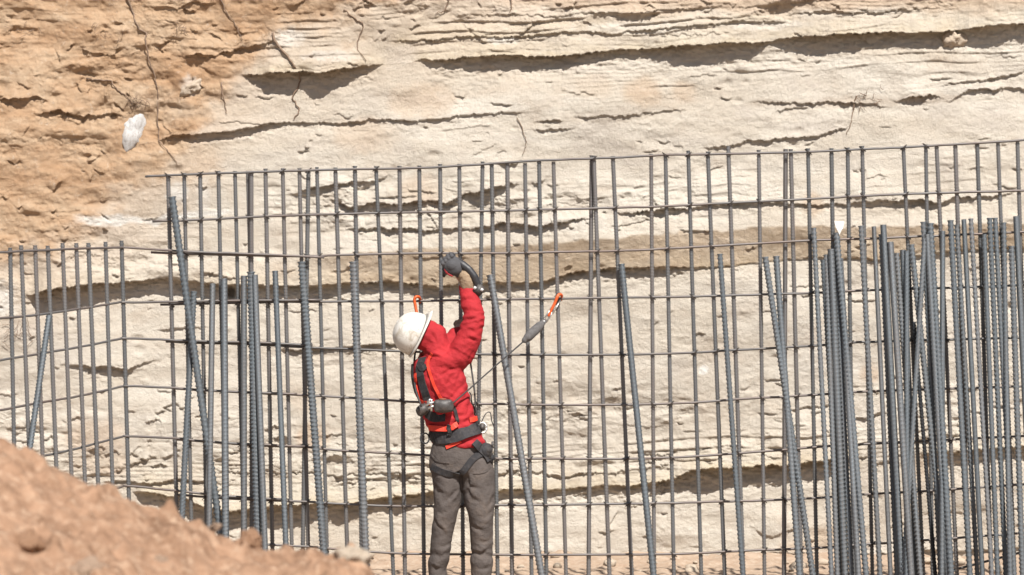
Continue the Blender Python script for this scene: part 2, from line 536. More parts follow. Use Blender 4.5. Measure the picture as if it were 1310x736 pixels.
# thin ledges near the top
ledge([(505, 53, 2), (550, 51, 4), (600, 47, 4), (690, 46, 4), (720, 42, 3), (790, 42, 3), (850, 36, 4), (885, 33, 4), (940, 28, 4), (1000, 26, 3), (1010, 26, 0)], 22, 20, 1.2, 4, 0.4)
ledge([(600, 20, 1), (640, 20, 2), (700, 20, 3), (780, 17, 3), (860, 13, 4), (900, 10, 2)], 20, 18, 1.2, 5)
ledge([(1005, 19, 2), (1080, 15, 4), (1150, 14, 4), (1200, 10, 1)], 20, 18, 1.3, 6)
ledge([(960, 8, 2), (1030, 2, 4), (1080, -2, 3)], 16, 16, 1, 7)
ledge([(235, 74, 3), (255, 70, 8), (275, 72, 3), (290, 68, 6), (320, 60, 7), (352, 52, 3)], 26, 22, 1.6, 8)
ledge([(0, 126, 6), (45, 124, 6), (62, 132, 1)], 24, 22, 1.6, 9)
ledge([(50, 148, 3), (75, 140, 8), (100, 146, 5), (145, 147, 5), (160, 150, 1)], 22, 22, 1.8, 10)
ledge([(105, 67, 1), (130, 68, 4), (152, 72, 2)], 18, 16, 1.5, 11)
ledge([(205, 9, 2), (225, 12, 3), (245, 3, 5), (270, 4, 3)], 16, 14, 1.4, 12)
# broken beds behind the bars
ledge([(382, 247, 3), (405, 241, 9), (430, 236, 9), (450, 232, 6), (480, 232, 5), (498, 226, 2)], 30, 26, 1.2, 13)
ledge([(430, 253, 8), (445, 262, 10), (465, 262, 12), (480, 257, 9), (500, 262, 10), (530, 257, 13), (548, 259, 9), (570, 262, 12), (590, 252, 9), (612, 246, 12), (640, 240, 12), (660, 238, 5)], 34, 30, 2.0, 14)
ledge([(452, 292, 5), (480, 292, 6), (500, 294, 9), (545, 294, 5), (600, 291, 4), (640, 284, 11), (690, 287, 12), (720, 284, 8), (748, 280, 5)], 30, 28, 1.4, 15)
ledge([(638, 209, 3), (650, 211, 8), (668, 208, 2)], 18, 20, 1, 16)
ledge([(680, 234, 3), (690, 236, 7), (697, 230, 1)], 14, 16, 1, 17)
ledge([(790, 272, 3), (830, 270, 8), (870, 268, 8), (910, 264, 7), (960, 259, 7), (990, 258, 6), (1045, 262, 5), (1100, 258, 5), (1140, 257, 6), (1162, 255, 12), (1185, 256, 14), (1205, 262, 7), (1222, 254, 8), (1270, 252, 6), (1300, 246, 2)], 30, 30, 1.5, 18)
# base of the tan bed
yG = np.interp(gx, [-330, 40, 62, 100, 150, 215, 262, 300, 420, 450, 480, 560, 600, 650, 700, 730, 786, 860, 930, 968, 1048, 1125, 1190, 1310, 1650],
               [385, 378, 371, 365, 361, 356, 363, 365, 366, 362, 359, 367, 362, 362, 361, 350, 343, 342, 341, 335, 329, 333, 322, 317, 300])
yF = np.interp(gx, [-330, 150, 250, 430, 560, 700, 780, 870, 1000, 1100, 1310, 1650], [350, 330, 330, 326, 318, 312, 305, 298, 290, 291, 286, 270])
bandx = sstep(330, 470, gx)
yFj = yF + 4 * fbm(gx / 45, gx * 0, 4, 2) + 2.5 * fbm(gx / 9, gx * 0 + 3, 2, 4)
u = (Yp - yFj[None, :]) / np.maximum(yG - yFj, 5)[None, :]
H += bandx[None, :] * 0.075 * np.where(u < 0, np.exp(np.minimum(u, 0) * 0.9), np.where(u < 1.02, 1 - u * 1.15, -0.15 * np.exp(-np.clip(u - 1, 0, 9) * 1.5)))
band = bandx[None, :] * sstep(-0.06, 0.06, u) * sstep(1.06, 0.98, u) * (0.80 + 0.2 * fbm(X / 40, Yp / 15, 3, 6))
band = np.maximum(band, 0.35 * sstep(0, 0.3, u) * sstep(1.05, 0.97, u) * (1 - bandx[None, :]) * sstep(200, 320, X))
pts = [(-330, 372, 20)]
for x, s in [(40, 8), (55, 26), (70, 34), (100, 30), (140, 18), (180, 15), (215, 14), (262, 17), (330, 20), (380, 18), (425, 16), (450, 13), (500, 14), (560, 15), (620, 12), (700, 9), (730, 10), (786, 12), (860, 9),
             (885, 4), (930, 2), (1000, 2), (1060, 3), (1130, 4), (1200, 5), (1310, 5), (1650, 6)]:
    pts.append((x, float(np.interp(x, gx, yG)), s))
ledge(pts[1:], 40, 34, 0.8, 19, 0.3)
# middle and lower ledges
ledge([(84, 467, 4), (110, 470, 7), (140, 470, 9), (160, 474, 10), (175, 468, 4), (196, 461, 3)], 24, 26, 1, 20)
ledge([(205, 423, 2), (222, 420, 4), (262, 420, 2)], 14, 14, 1, 21)
ledge([(366, 448, 6), (400, 447, 8), (440, 444, 7), (480, 441, 8), (510, 440, 7), (530, 440, 1)], 40, 34, 0.5, 22)
ledge([(140, 616, 5), (165, 615, 7), (190, 619, 5), (228, 613, 7), (262, 617, 4), (300, 620, 1)], 34, 16, 0.8, 23)
ledge([(180, 629, 14), (230, 636, 16), (262, 650, 22), (293, 655, 24), (340, 650, 24), (372, 646, 24), (405, 644, 20), (440, 645, 20), (475, 640, 17), (520, 634, 18), (555, 631, 17), (600, 629, 13), (640, 627, 11), (700, 628, 11),
       (740, 624, 9), (786, 622, 9), (805, 623, 11), (835, 618, 12), (862, 612, 15), (885, 603, 24), (910, 600, 25), (950, 598, 25), (1000, 595, 22), (1062, 588, 20), (1075, 588, 8), (1095, 590, 2)], 34, 44, 1.1, 24, 0.7)
ledge([(1185, 582, 4), (1200, 579, 14), (1250, 576, 14), (1310, 572, 15), (1640, 560, 15)], 34, 40, 0.9, 25, 0.4)
ledge([(868, 608, 4), (884, 613, 6), (900, 607, 2)], 12, 14, 2, 26)
ledge([(965, 674, 1), (975, 684, 2.5), (990, 687, 3), (1015, 676, 2), (1030, 672, 0.5)], 16, 8, 0.9, 27)
ledge([(985, 707, 2), (1048, 708, 5), (1100, 710, 6), (1190, 706, 5), (1290, 703, 5), (1640, 690, 4)], 20, 12, 1.2, 28)
ledge([(1085, 533, 3), (1110, 533, 5), (1130, 529, 3)], 14, 12, 1, 29)
ledge([(1228, 527, 2), (1250, 526, 4), (1262, 530, 2)], 14, 12, 1, 30)
ledge([(1215, 130, 2), (1240, 116, 7), (1290, 112, 4), (1330, 118, 3)], 24, 22, 1.5, 31)
ledge([(1150, 128, 3), (1172, 122, 9), (1200, 124, 4)], 18, 20, 1.6, 32)
ledge([(1210, 108, 3), (1260, 102, 4), (1310, 92, 4)], 26, 22, 0.8, 33)
ledge([(970, 130, 2), (1020, 133, 4), (1090, 134, 5), (1130, 136, 3)], 14, 14, 1.8, 34)
ledge([(905, 192, 3), (960, 182, 5), (1020, 176, 5), (1078, 166, 5), (1085, 164, 1)], 20, 18, 1.5, 35)
ledge([(690, 156, 3), (715, 155, 5), (720, 156, 1)], 12, 14, 1.3, 36)
ledge([(690, 168, 4), (710, 166, 4), (732, 163, 2)], 12, 14, 1.3, 37)
ledge([(740, 151, 3), (775, 150, 4), (810, 146, 3), (870, 141, 3)], 16, 16, 1.6, 38)
ledge([(240, 600, 1), (262, 603, 3), (330, 605, 2), (420, 606, 3), (500, 606, 3), (545, 612, 2)], 14, 12, 1.8, 39)
ledge([(625, 606, 2), (680, 604, 4), (720, 608, 4), (786, 602, 3), (850, 600, 3)], 14, 12, 2.2, 40)
ledge([(430, 620, 2), (480, 612, 3), (545, 610, 3)], 14, 12, 1.5, 41)
ledge([(815, 578, 2), (850, 582, 4), (872, 578, 1)], 12, 12, 1.4, 42)
ledge([(800, 545, 2), (830, 546, 3), (850, 544, 1)], 10, 10, 1.4, 43)

# short random cracks and flakes
rs = np.random.RandomState(5)
def crack(cx, cy, ln, ang, s, wig=2.0, seed=0, up=6.0, dn=7.0):
    m = ln / 2 + 14
    i0, i1 = np.searchsorted(gx, [cx - m, cx + m]); j0, j1 = np.searchsorted(gy, [cy - m, cy + m])
    if i1 - i0 < 4 or j1 - j0 < 4:
        return
    xs = X[j0:j1, i0:i1] - cx; ys = Yp[j0:j1, i0:i1] - cy
    ca, sa = math.cos(ang), math.sin(ang)
    l = xs * ca + ys * sa; t = -xs * sa + ys * ca
    t = t + wig * (vn(l / 9.0 + seed, l * 0 + seed * 1.7, seed) + 0.5 * vn(l / 3.5 + seed, l * 0 + 2.7, seed + 1))
    w = sstep(ln / 2, ln / 2 - min(8, ln * 0.3), np.abs(l))
    h = np.where(t < 0, 0.55 * np.exp(np.minimum(t, 0) / up), -0.75 * np.exp(-np.maximum(t, 0) / dn))
    H[j0:j1, i0:i1] += s * w * h
n_ok = 0
for k in range(4200):
    cx = rs.uniform(-20, 1330); cy = rs.uniform(0, 725)
    i = min(np.searchsorted(gx, cx), len(gx) - 1); j = min(np.searchsorted(gy, cy), len(gy) - 1)
    if rs.rand() > -0.03 + 0.34 * rough_zone[j, i] - 0.22 * soilm[j, i]:
        continue
    so = soilm[j, i]
    mxl = 24 if so > 0.4 else 90
    ln = rs.choice([8, 14, 22, 38, 60], p=[.42, .3, .16, .09, .03]) * rs.uniform(0.8, 1.3)
    ln = min(ln, mxl)
    ang = (-0.05 if cx > 400 else 0.02) + rs.normal(0, 0.10 + 0.5 * so + (0.35 if rs.rand() < 0.2 else 0))
    crack(cx, cy, ln, ang, rs.uniform(0.006, 0.020) * (1 + 0.4 * so), rs.uniform(1, 3.2), k % 200, rs.uniform(3, 12), rs.uniform(2, 7))
for k in range(700):                                   # the same beyond both edges of the photograph
    cx = rs.choice([rs.uniform(-320, -20), rs.uniform(1330, 1640)]); cy = rs.uniform(0, 725)
    crack(cx, cy, rs.choice([10, 18, 30, 50]) * rs.uniform(0.8, 1.3), rs.normal(-0.04, 0.15), rs.uniform(0.007, 0.02), 2.4, k % 200, rs.uniform(3, 12), rs.uniform(2, 7))
# chevron flakes low on the left
for cx, cy in [(215, 520), (205, 526), (193, 538), (175, 592), (185, 588), (200, 596), (215, 585), (95, 536), (60, 560), (120, 575), (140, 580), (345, 548), (355, 560), (420, 585), (300, 578)]:
    crack(cx, cy, 18, -0.3, 0.02, 2, cx % 97)
    crack(cx + 10, cy - 2, 12, 0.45, 0.016, 2, cx % 91)
# pits where clods fell out
for k in range(260):
    cx = rs.uniform(-20, 1330); cy = rs.uniform(0, 720)
    i = min(np.searchsorted(gx, cx), len(gx) - 1); j = min(np.searchsorted(gy, cy), len(gy) - 1)
    if rs.rand() > 0.2 + 0.5 * rough_zone[j, i]:
        continue
    r = rs.uniform(2.5, 9) * (1 + 0.6 * soilm[j, i]); m = 2.5 * r
    i0, i1 = np.searchsorted(gx, [cx - m, cx + m]); j0, j1 = np.searchsorted(gy, [cy - m, cy + m])
    xs = (X[j0:j1, i0:i1] - cx) / r; ys = (Yp[j0:j1, i0:i1] - cy) / (r * rs.uniform(0.5, 0.9))
    H[j0:j1, i0:i1] += rs.choice([-1, 1, -1]) * 0.0022 * r * np.exp(-(xs ** 2 + ys ** 2) ** 1.5)
# rounded bulge at the right foot and a hole under the tan bed
for cx, cy, rx, ry, h in [(992, 668, 24, 20, 0.025), (296, 374, 6, 7, -0.12), (540, 200, 60, 24, 0.03), (1120, 240, 50, 20, 0.03), (230, 345, 40, 14, 0.05), (35, 345, 30, 20, -0.05)]:
    H += h * np.exp(-(((X - cx) / rx) ** 2 + ((Yp - cy) / ry) ** 2) ** 1.5)
# colour masks that belong to the earth itself
soilA = np.clip(np.maximum(soilm, soil_soft), 0, 1)
for cx, cy, rx, ry, a in [(535, 128, 48, 26, .42), (822, 118, 26, 22, .5), (874, 118, 18, 16, .35), (468, 172, 46, 26, .35), (250, 205, 40, 40, .55), (1040, 262, 16, 18, .5), (1112, 478, 14, 14, .45),
                          (400, 560, 22, 18, .55), (120, 560, 45, 26, .4), (130, 590, 40, 22, .3), (1062, 690, 30, 26, .45), (700, 725, 120, 10, .6), (860, 727, 120, 9, .7), (1150, 728, 200, 12, .3), (540, 245, 30, 26, .3), (1020, 700, 25, 10, .4),
                          (1180, 600, 30, 20, .3), (760, 110, 30, 18, .2)]:
    q = ((X - cx) / rx) ** 2 + ((Yp - cy) / ry) ** 2 + 0.5 * fbm(X / 14, Yp / 14, 4, 3)
    soilA = np.maximum(soilA, a * sstep(1.4, 0.1, q))
pale = np.zeros_like(X)
yw = np.interp(X, [80, 130, 200, 300], [280, 283, 281, 271])
pale = np.maximum(pale, 0.85 * sstep(7.5, 1.0, np.abs(Yp - yw + 7 * fbm(X / 16, Yp / 10, 4, 2))) * sstep(88, 115, X) * sstep(306, 285, X))
for cx, cy, rx, ry, a in [(226, 246, 14, 16, .75), (245, 110, 14, 12, .45), (238, 108, 10, 14, .5), (0, 382, 26, 22, .7), (900, 474, 7, 6, .9), (370, 48, 22, 12, .5), (420, 72, 40, 7, .4), (640, 52, 24, 5, .5),
                          (810, 36, 70, 9, .3), (980, 32, 60, 7, .3), (262, 250, 10, 22, .4), (150, 640, 10, 5, .2), (1040, 460, 60, 60, .18), (1170, 700, 60, 20, .15), (730, 285, 60, 14, .2)]:
    q = ((X - cx) / rx) ** 2 + ((Yp - cy) / ry) ** 2 + 0.8 * fbm(X / 8, Yp / 8, 3, 5)
    pale = np.maximum(pale, a * sstep(1.3, 0.2, q))
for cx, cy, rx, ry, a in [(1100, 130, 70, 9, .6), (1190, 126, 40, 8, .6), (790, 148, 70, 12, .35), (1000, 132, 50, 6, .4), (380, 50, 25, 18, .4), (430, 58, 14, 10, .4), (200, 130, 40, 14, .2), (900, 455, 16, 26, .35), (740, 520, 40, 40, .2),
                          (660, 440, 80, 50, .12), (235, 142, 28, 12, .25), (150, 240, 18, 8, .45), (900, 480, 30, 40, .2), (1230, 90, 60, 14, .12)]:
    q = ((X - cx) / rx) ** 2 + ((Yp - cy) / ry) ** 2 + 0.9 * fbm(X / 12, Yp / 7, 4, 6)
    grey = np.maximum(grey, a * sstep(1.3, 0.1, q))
yellow *= (0.55 + 0.45 * fbm(X / 25, Yp / 8, 3, 2))
yellow = np.clip(yellow * (1 - soilm), 0, 1)
band = np.clip(band, 0, 1)
# fade the relief at the very foot
WY = WALL_Y + 0.05 * (770 - Yp) / 178.0 - H
aa = (X - CX) / FPX; bb = (CY - Yp) / FPX
dy = CP + bb * SP
kk = (WY - CAM.y) / dy
VX = CAM.x + aa * kk; VZ = CAM.z + (-SP + bb * CP) * kk
ny, nx = X.shape
co = np.stack([VX, WY, VZ], -1).reshape(-1, 3)
idx = np.arange(ny * nx).reshape(ny, nx)
fc = np.stack([idx[:-1, :-1], idx[1:, :-1], idx[1:, 1:], idx[:-1, 1:]], -1).reshape(-1, 4)
def grid_mesh(name, co, fc):
    me = bpy.data.meshes.new(name)
    me.vertices.add(len(co)); me.vertices.foreach_set('co', co.ravel().astype(np.float32))
    me.loops.add(fc.size); me.loops.foreach_set('vertex_index', fc.ravel().astype(np.int32))
    me.polygons.add(len(fc))
    me.polygons.foreach_set('loop_start', np.arange(0, fc.size, 4, dtype=np.int32))
    me.polygons.foreach_set('use_smooth', np.ones(len(fc), dtype=bool))
    me.update(calc_edges=True)
    return me
me = grid_mesh('cliff', co, fc)
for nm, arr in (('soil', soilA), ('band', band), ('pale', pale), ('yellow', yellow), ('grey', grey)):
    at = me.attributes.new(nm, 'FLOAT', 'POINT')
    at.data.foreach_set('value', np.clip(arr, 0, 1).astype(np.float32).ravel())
cliff = put(bpy.data.objects.new('cliff', me), None, M_CLIFF)
cliff['kind'] = 'structure'

def on_cliff(px, py, out=0.0):
    i = int(np.clip(np.searchsorted(gx, px), 0, nx - 1)); j = int(np.clip(np.searchsorted(gy, py), 0, ny - 1))
    j0, j1, i0, i1 = max(j - 1, 0), min(j + 2, ny), max(i - 1, 0), min(i + 2, nx)
    return P(px, py, float(WY[j0:j1, i0:i1].min()) - out)

# ------------------------------------------------------------------ ground
fx = np.concatenate([-np.geomspace(300, 5.2, 22), np.arange(-5, 5.01, 0.03), np.geomspace(5.2, 300, 22)])
fy = np.concatenate([-np.geomspace(300, 1.6, 30), np.arange(-1.5, 1.2, 0.06), np.arange(1.2, 3.3, 0.025), np.geomspace(3.4, 60, 8)])
GX, GY = np.meshgrid(fx, fy)
near = sstep(9, 5, np.abs(GX)) * sstep(-4, -1, GY)
GZ = (0.014 * fbm(GX / 0.5, GY / 0.5, 4, 1) + 0.05 * np.abs(fbm(GX / 0.16, GY / 0.16, 3, 2)) * sstep(1.2, 1.9, GY)) * near
GZ += 0.045 * sstep(1.9, 2.75, GY) * sstep(3.6, 3.0, GY) * (1 + 0.8 * fbm(GX / 0.35, GY / 0.35, 3, 4)) * near
GZ -= 0.006
gidx = np.arange(GX.size).reshape(GX.shape)
gfc = np.stack([gidx[:-1, :-1], gidx[:-1, 1:], gidx[1:, 1:], gidx[1:, :-1]], -1).reshape(-1, 4)
g = put(bpy.data.objects.new('ground', grid_mesh('ground', np.stack([GX, GY, GZ], -1).reshape(-1, 3), gfc)), None, M_GROUND)
g['kind'] = 'structure'

# ------------------------------------------------------------------ dirt mound in the foreground
MY = -12.0
rp = [(-420, 470), (-250, 500), (-120, 528), (0, 556), (30, 570), (60, 588), (100, 607), (150, 626), (185, 639), (225, 656), (262, 674), (288, 690), (305, 689), (335, 697), (380, 701), (420, 700), (445, 704), (468, 716), (480, 735), (520, 790), (640, 900)]
rX = np.array([P(x, y, MY).x for x, y in rp]); rZ = np.array([P(x, y, MY).z for x, y in rp])
rX = np.concatenate([[-6.0, -4.5, -3.4], rX, [0.9, 2.5]]); rZ = np.concatenate([[-0.3, 0.9, 1.8], rZ, [0.35, -0.3]])
mx = np.concatenate([np.arange(-6, -1.7, 0.05), np.arange(-1.7, 0.1, 0.0075), np.arange(0.1, 2.5, 0.04)])
my = np.concatenate([np.arange(-17.0, -13.9, 0.06), np.arange(-13.9, -11.7, 0.0085), np.arange(-11.7, -8.4, 0.05)])
MXg, MYg = np.meshgrid(mx, my)
ridge_y = MY + 0.12 * fbm(MXg / 0.6, MXg * 0, 2, 3)
dyy = MYg - ridge_y
zr = np.interp(MXg, rX, rZ)
MZ = zr - np.where(dyy < 0, 0.30 * (-dyy) ** 1.15, 0.75 * dyy ** 1.1)
amp = np.clip(zr, 0, 1)
MZ += amp * (0.012 * fbm(MXg / 0.25, MYg / 0.25, 3, 5) - 0.014 + 0.034 * (np.abs(fbm(MXg / 0.11, MYg / 0.11, 3, 2)) - 0.15) + 0.010 * fbm(MXg / 0.035, MYg / 0.035, 3, 1))
rs2 = np.random.RandomState(3)
for k in range(3200):                                   # crumbs of earth
    cx, cy = rs2.uniform(-1.6, -0.3), rs2.uniform(-13.6, -11.8)
    r = 0.006 + 0.020 * rs2.rand() ** 5
    i0, i1 = np.searchsorted(mx, [cx - 2 * r, cx + 2 * r]); j0, j1 = np.searchsorted(my, [cy - 2 * r, cy + 2 * r])
    q = ((MXg[j0:j1, i0:i1] - cx) ** 2 + (MYg[j0:j1, i0:i1] - cy) ** 2) / r ** 2
    MZ[j0:j1, i0:i1] += 0.85 * r * np.sqrt(np.clip(1 - q, 0, 1))
midx = np.arange(MXg.size).reshape(MXg.shape)
mfc = np.stack([midx[:-1, :-1], midx[:-1, 1:], midx[1:, 1:], midx[1:, :-1]], -1).reshape(-1, 4)
mo = put(bpy.data.objects.new('dirt_mound', grid_mesh('dirt_mound', np.stack([MXg, MYg, MZ], -1).reshape(-1, 3), mfc)), None, M_MOUND)
mo['kind'] = 'structure'
def on_mound(x, y):
    i = int(np.clip(np.searchsorted(mx, x), 0, len(mx) - 1)); j = int(np.clip(np.searchsorted(my, y), 0, len(my) - 1))
    return float(MZ[j, i])

def rock_mesh(name, seed, rough=0.25, sub=4):
    bm = bmesh.new()
    bmesh.ops.create_icosphere(bm, subdivisions=sub, radius=1.0)
    V = np.array([v.co[:] for v in bm.verts])
    n = 0.5 * vn(V[:, 0] * 1.3 + seed, V[:, 1] * 1.3 + V[:, 2] * 0.7, seed) + 0.5 * vn(V[:, 1] * 1.3 + V[:, 2] * 1.1 + seed, V[:, 0] * 0.8 - V[:, 2], seed + 1) \
        + 0.45 * vn(V[:, 0] * 7.1 + seed, V[:, 1] * 6.3 + V[:, 2] * 5.1, seed + 3) * 0.6 + 0.5 * np.abs(vn(V[:, 2] * 3.0 + seed, V[:, 0] * 2.6 - V[:, 1] * 2.2, seed + 4)) + 0.35 * vn(V[:, 0] * 3.1 + V[:, 2] + seed, V[:, 1] * 3.1 - V[:, 2] * 2, seed + 2)
    for v, k in zip(bm.verts, n):
        v.co *= 1 + rough * k
    me = bpy.data.meshes.new(name)
    bm.to_mesh(me); bm.free()
    for p in me.polygons:
        p.use_smooth = True
    return me

def rock(name, seed, loc, size, mat, label, cat, group=None, rot=(0, 0, 0), rough=0.25):
    me = rock_mesh(name, seed, rough)
    o = bpy.data.objects.new(name, me)
    w = Matrix.Translation(Vector(loc)) @ (Matrix.Rotation(rot[2], 4, 'Z') @ Matrix.Rotation(rot[1], 4, 'Y') @ Matrix.Rotation(rot[0], 4, 'X')) @ Matrix.Diagonal((*size, 1))
    put(o, None, mat, w)
    return tag(o, label, cat, group)

def mound_rock(px, py, rpx, mat, label, group=None, seed=0, flat=0.7):
    # march the view ray down to the mound
    d = ray(px, py)
    hit = None
    for k in range(3000):
        p = CAM + d * (5.0 + k * 0.002)
        if p.z < on_mound(p.x, p.y):
            hit = p; break
    if hit is None:
        hit = P(px, py, MY)
    r = rpx / FPX * (hit - CAM).length
    return rock('clod', seed, hit + Vector((0, 0.25 * r, -0.30 * r)), (r, r * 0.9, r * flat), mat, label, 'clod', group, (0.2, 0.1, seed), 0.45)
mound_rock(448, 710, 22, M_CLOD, 'pale rounded clod at the end of the orange dirt mound', None, 3)
mound_rock(318, 689, 15, M_CLODO, 'pointed orange clod sticking up on the crest of the dirt mound', None, 8, 1.1)
mound_rock(108, 728, 24, M_CLODM, 'rounded dusty brown stone lying low on the orange dirt mound', None, 5)
mound_rock(34, 690, 20, M_CLODO, 'rounded dusty orange stone on the side of the dirt mound', None, 6)
mound_rock(275, 672, 7, M_CLODM, 'small pale clod just below the crest of the dirt mound', None, 9)
mound_rock(205, 715, 10, M_CLODM, 'small pale clod in the flank of the orange dirt mound', None, 12)

# ------------------------------------------------------------------ things on the cliff
p = on_cliff(168, 172); o = rock('white_stone', 4, p + Vector((0, 0.02, 0)), (14 / 178, 0.06, 23 / 178), M_WSTONE, 'oval white stone set in the orange soil of the cliff', 'stone', None, (0, 0.18, 0), 0.42)
p = on_cliff(1220, 52); o = rock('pale_clod', 7, p + Vector((0, 0.03, 0)), (11 / 178, 0.07, 12 / 178), M_CLOD, 'pale knobbly clod stuck under the upper ledge of the cliff', 'clod', None, (0, 0, 0.4), 0.6)
p = on_cliff(246, 112); o = rock('pale_clod', 2, p + Vector((0, 0.03, 0)), (15 / 178, 0.06, 10 / 178), M_CLOD, 'pale angular clod beside the orange soil of the cliff', 'clod', None, (0, -0.5, 0), 0.5)

def root(pxs, r0, label, group=None, name='root'):
    pts = [on_cliff(x, y, 0.004) for x, y in pxs]
    pts = catmull(pts, 5)
    n = len(pts)
    jit = [Vector((random.uniform(-1, 1), random.uniform(-1, 0.2), random.uniform(-1, 1))) * 0.006 for _ in pts]
    pts = [p + j for p, j in zip(pts, jit)]
    bm = bmesh.new()
    tube(bm, pts, [r0 * (1 - 0.6 * i / n) for i in range(n)], 6)
    return tag(mesh_obj(name, bm, M_ROOT), label, 'root', group)
root([(163, -8), (170, 15), (177, 35), (187, 43), (186, 55), (190, 72), (197, 95), (201, 110), (202, 135), (203, 165), (204, 182)], 0.0075, 'long thin root running down the orange soil beside the white stone')
root([(110, 100), (125, 103), (140, 103), (150, 115), (163, 125), (170, 138)], 0.007, 'crooked root reaching down towards the white stone')
root([(348, 43), (355, 58), (368, 72), (376, 85), (384, 98), (382, 112), (374, 125), (383, 140), (376, 153)], 0.0095, 'thick grey root dangling across the shaded overhang')
root([(204, 182), (213, 190), (220, 200), (228, 212)], 0.004, 'fine root tip curling below the white stone')
root([(440, 12), (455, 25), (465, 30), (460, 45), (457, 60), (468, 78)], 0.006, 'zigzag root above the left end of the upper ledge')
root([(574, -6), (572, 6), (568, 14), (556, 17)], 0.006, 'hooked root at the top of the cliff')
root([(280, -6), (290, 15), (303, 35), (310, 52)], 0.005, 'straight thin root slanting through the orange soil')
root([(653, -6), (654, 8), (652, 20)], 0.006, 'short stubby root poking from the top strata')
root([(662, 150), (670, 170), (673, 185), (668, 200)], 0.0035, 'reddish hair root just above the cage top')
root([(283, 106), (285, 120), (288, 135), (290, 146)], 0.006, 'short root beside the pale angular clod')
root([(1095, 122), (1092, 140), (1088, 160), (1082, 172)], 0.005, 'bent root hanging below the dry twigs')

def twigs(cx, cy, n, spread, ln, label):
    bm = bmesh.new()
    rr = random.Random(cx)
    for k in range(n):
        x, y = cx + rr.gauss(0, spread), cy + rr.gauss(0, spread * 0.45)
        a = rr.uniform(0, 6.28)
        pts = []
        for q in range(5):
            pts.append(on_cliff(x, y, 0.006 + 0.02 * rr.random()))
            a += rr.uniform(-0.6, 0.6)
            x += math.cos(a) * ln / 4; y += math.sin(a) * ln / 4
        tube(bm, pts, [0.0022, 0.002, 0.0018, 0.0015, 0.001], 5)
    o = tag(mesh_obj('dry_twigs', bm, M_ROOT), label, 'twigs', 'tangles of dry twigs on the cliff')
    o['kind'] = 'stuff'
    return o
twigs(1105, 128, 18, 15, 9, 'grey tangle of dry twigs caught on the pale right face of the cliff')
twigs(132, 42, 9, 12, 9, 'sparse dry twigs in the orange soil near the long root')
twigs(30, 40, 9, 12, 9, 'dry twigs at the far end of the orange soil')
twigs(232, 36, 10, 7, 10, 'few dry twigs right of the long root')
twigs(176, 128, 16, 7, 10, 'dark twigs gathered just above the white stone')
twigs(25, 425, 16, 12, 14, 'straw-like dry twigs behind the low bent cage')

# small crumbs at the cliff foot, each a stone of its own
rk = [rock_mesh('stone', s, 0.35, 2) for s in (21, 22, 23, 24)]
for me in rk:
    me.materials.append(M_CLOD)
rr = random.Random(4)
for k in range(70):
    x = rr.uniform(-3.7, 3.7); y = rr.uniform(1.75, 2.6)
    i = int(np.searchsorted(fx, x)); j = int(np.searchsorted(fy, y))
    s = 0.014 + 0.05 * rr.random() ** 2.5
    o = bpy.data.objects.new('stone', rk[k % 4])
    put(o, None, None, Matrix.Translation((x, y, float(GZ[j, i]) + 0.3 * s)) @ Matrix.Rotation(rr.uniform(0, 6), 4, 'Z') @ Matrix.Diagonal((s, s * 0.8, s * 0.6, 1)))
    tag(o, 'small pale stone lying at the foot of the cliff', 'stone', 'stones at the foot of the cliff')

# ------------------------------------------------------------------ reinforcing bars
def bar_mesh(name, L, r, pitch, lean=0.55, seg=12, rib=0.26):
    """ribbed bar along +Z, unit radius in x/y; slanted ribs and two long seams"""
    n = int(L / (pitch / 5))
    zs = np.linspace(0, L, n + 1)
    th = np.arange(seg) * 2 * math.pi / seg
    Z, T = np.meshgrid(zs, th, indexing='ij')
    ph = Z / pitch + lean * 0.5 * np.cos(T) * np.sign(np.sin(T) + 1e-6) * 0.5
    prof = sstep(0.15, 0.75, np.cos(2 * math.pi * ph))
    rad = 1 - rib * 0.4 + rib * prof
    seam = np.abs(np.cos(T)) > 0.985
    rad = np.where(seam, 1 + rib * 0.25, rad)
    V = np.stack([rad * np.cos(T), rad * np.sin(T), Z], -1).reshape(-1, 3)
    idx = np.arange(V.shape[0]).reshape(n + 1, seg)
    nxt = np.roll(idx, -1, axis=1)
    F = np.stack([idx[:-1], nxt[:-1], nxt[1:], idx[1:]], -1).reshape(-1, 4)
    faces = [tuple(f) for f in F.tolist()] + [tuple(idx[0][::-1].tolist()), tuple(idx[-1].tolist())]
    me = bpy.data.meshes.new(name)
    me.from_pydata(V.tolist(), [], faces)
    for p in me.polygons:
        p.use_smooth = len(p.vertices) == 4
    me.update()
    return me

BAR_L = {'vertical_bar': 3.0, 'short_bar': 2.3, 'rebar': 2.5}
ME_V = bar_mesh('vertical_bar', 3.0, 0.0135, 0.020); ME_V.materials.append(M_BAR)
ME_S = bar_mesh('vertical_bar_short', 2.3, 0.0135, 0.020); ME_S.materials.append(M_BAR)
ME_L = bar_mesh('loose_bar', 2.3, 0.02, 0.027, 0.6); ME_L.materials.append(M_LOOSE)
ME_D = ME_L.copy(); ME_D.materials.clear(); ME_D.materials.append(M_DARKBAR)

def place_bar(name, me, L, top, bot, r, parent=None):
    d = top - bot
    q = d.to_track_quat('Z', 'Y').to_matrix().to_4x4()
    w = Matrix.Translation(bot) @ q @ Matrix.Rotation(random.uniform(-0.5, 0.5) + random.choice((0, math.pi)), 4, 'Z') @ Matrix.Diagonal((r, r, d.length / L, 1))
    return put(bpy.data.objects.new(name, me), parent, None, w)

def to_ground(p0, p1, z=-0.04):
    t = (z - p0.z) / (p1.z - p0.z)
    return p0 + (p1 - p0) * t

def gauss(s):
    return random.gauss(0, s)

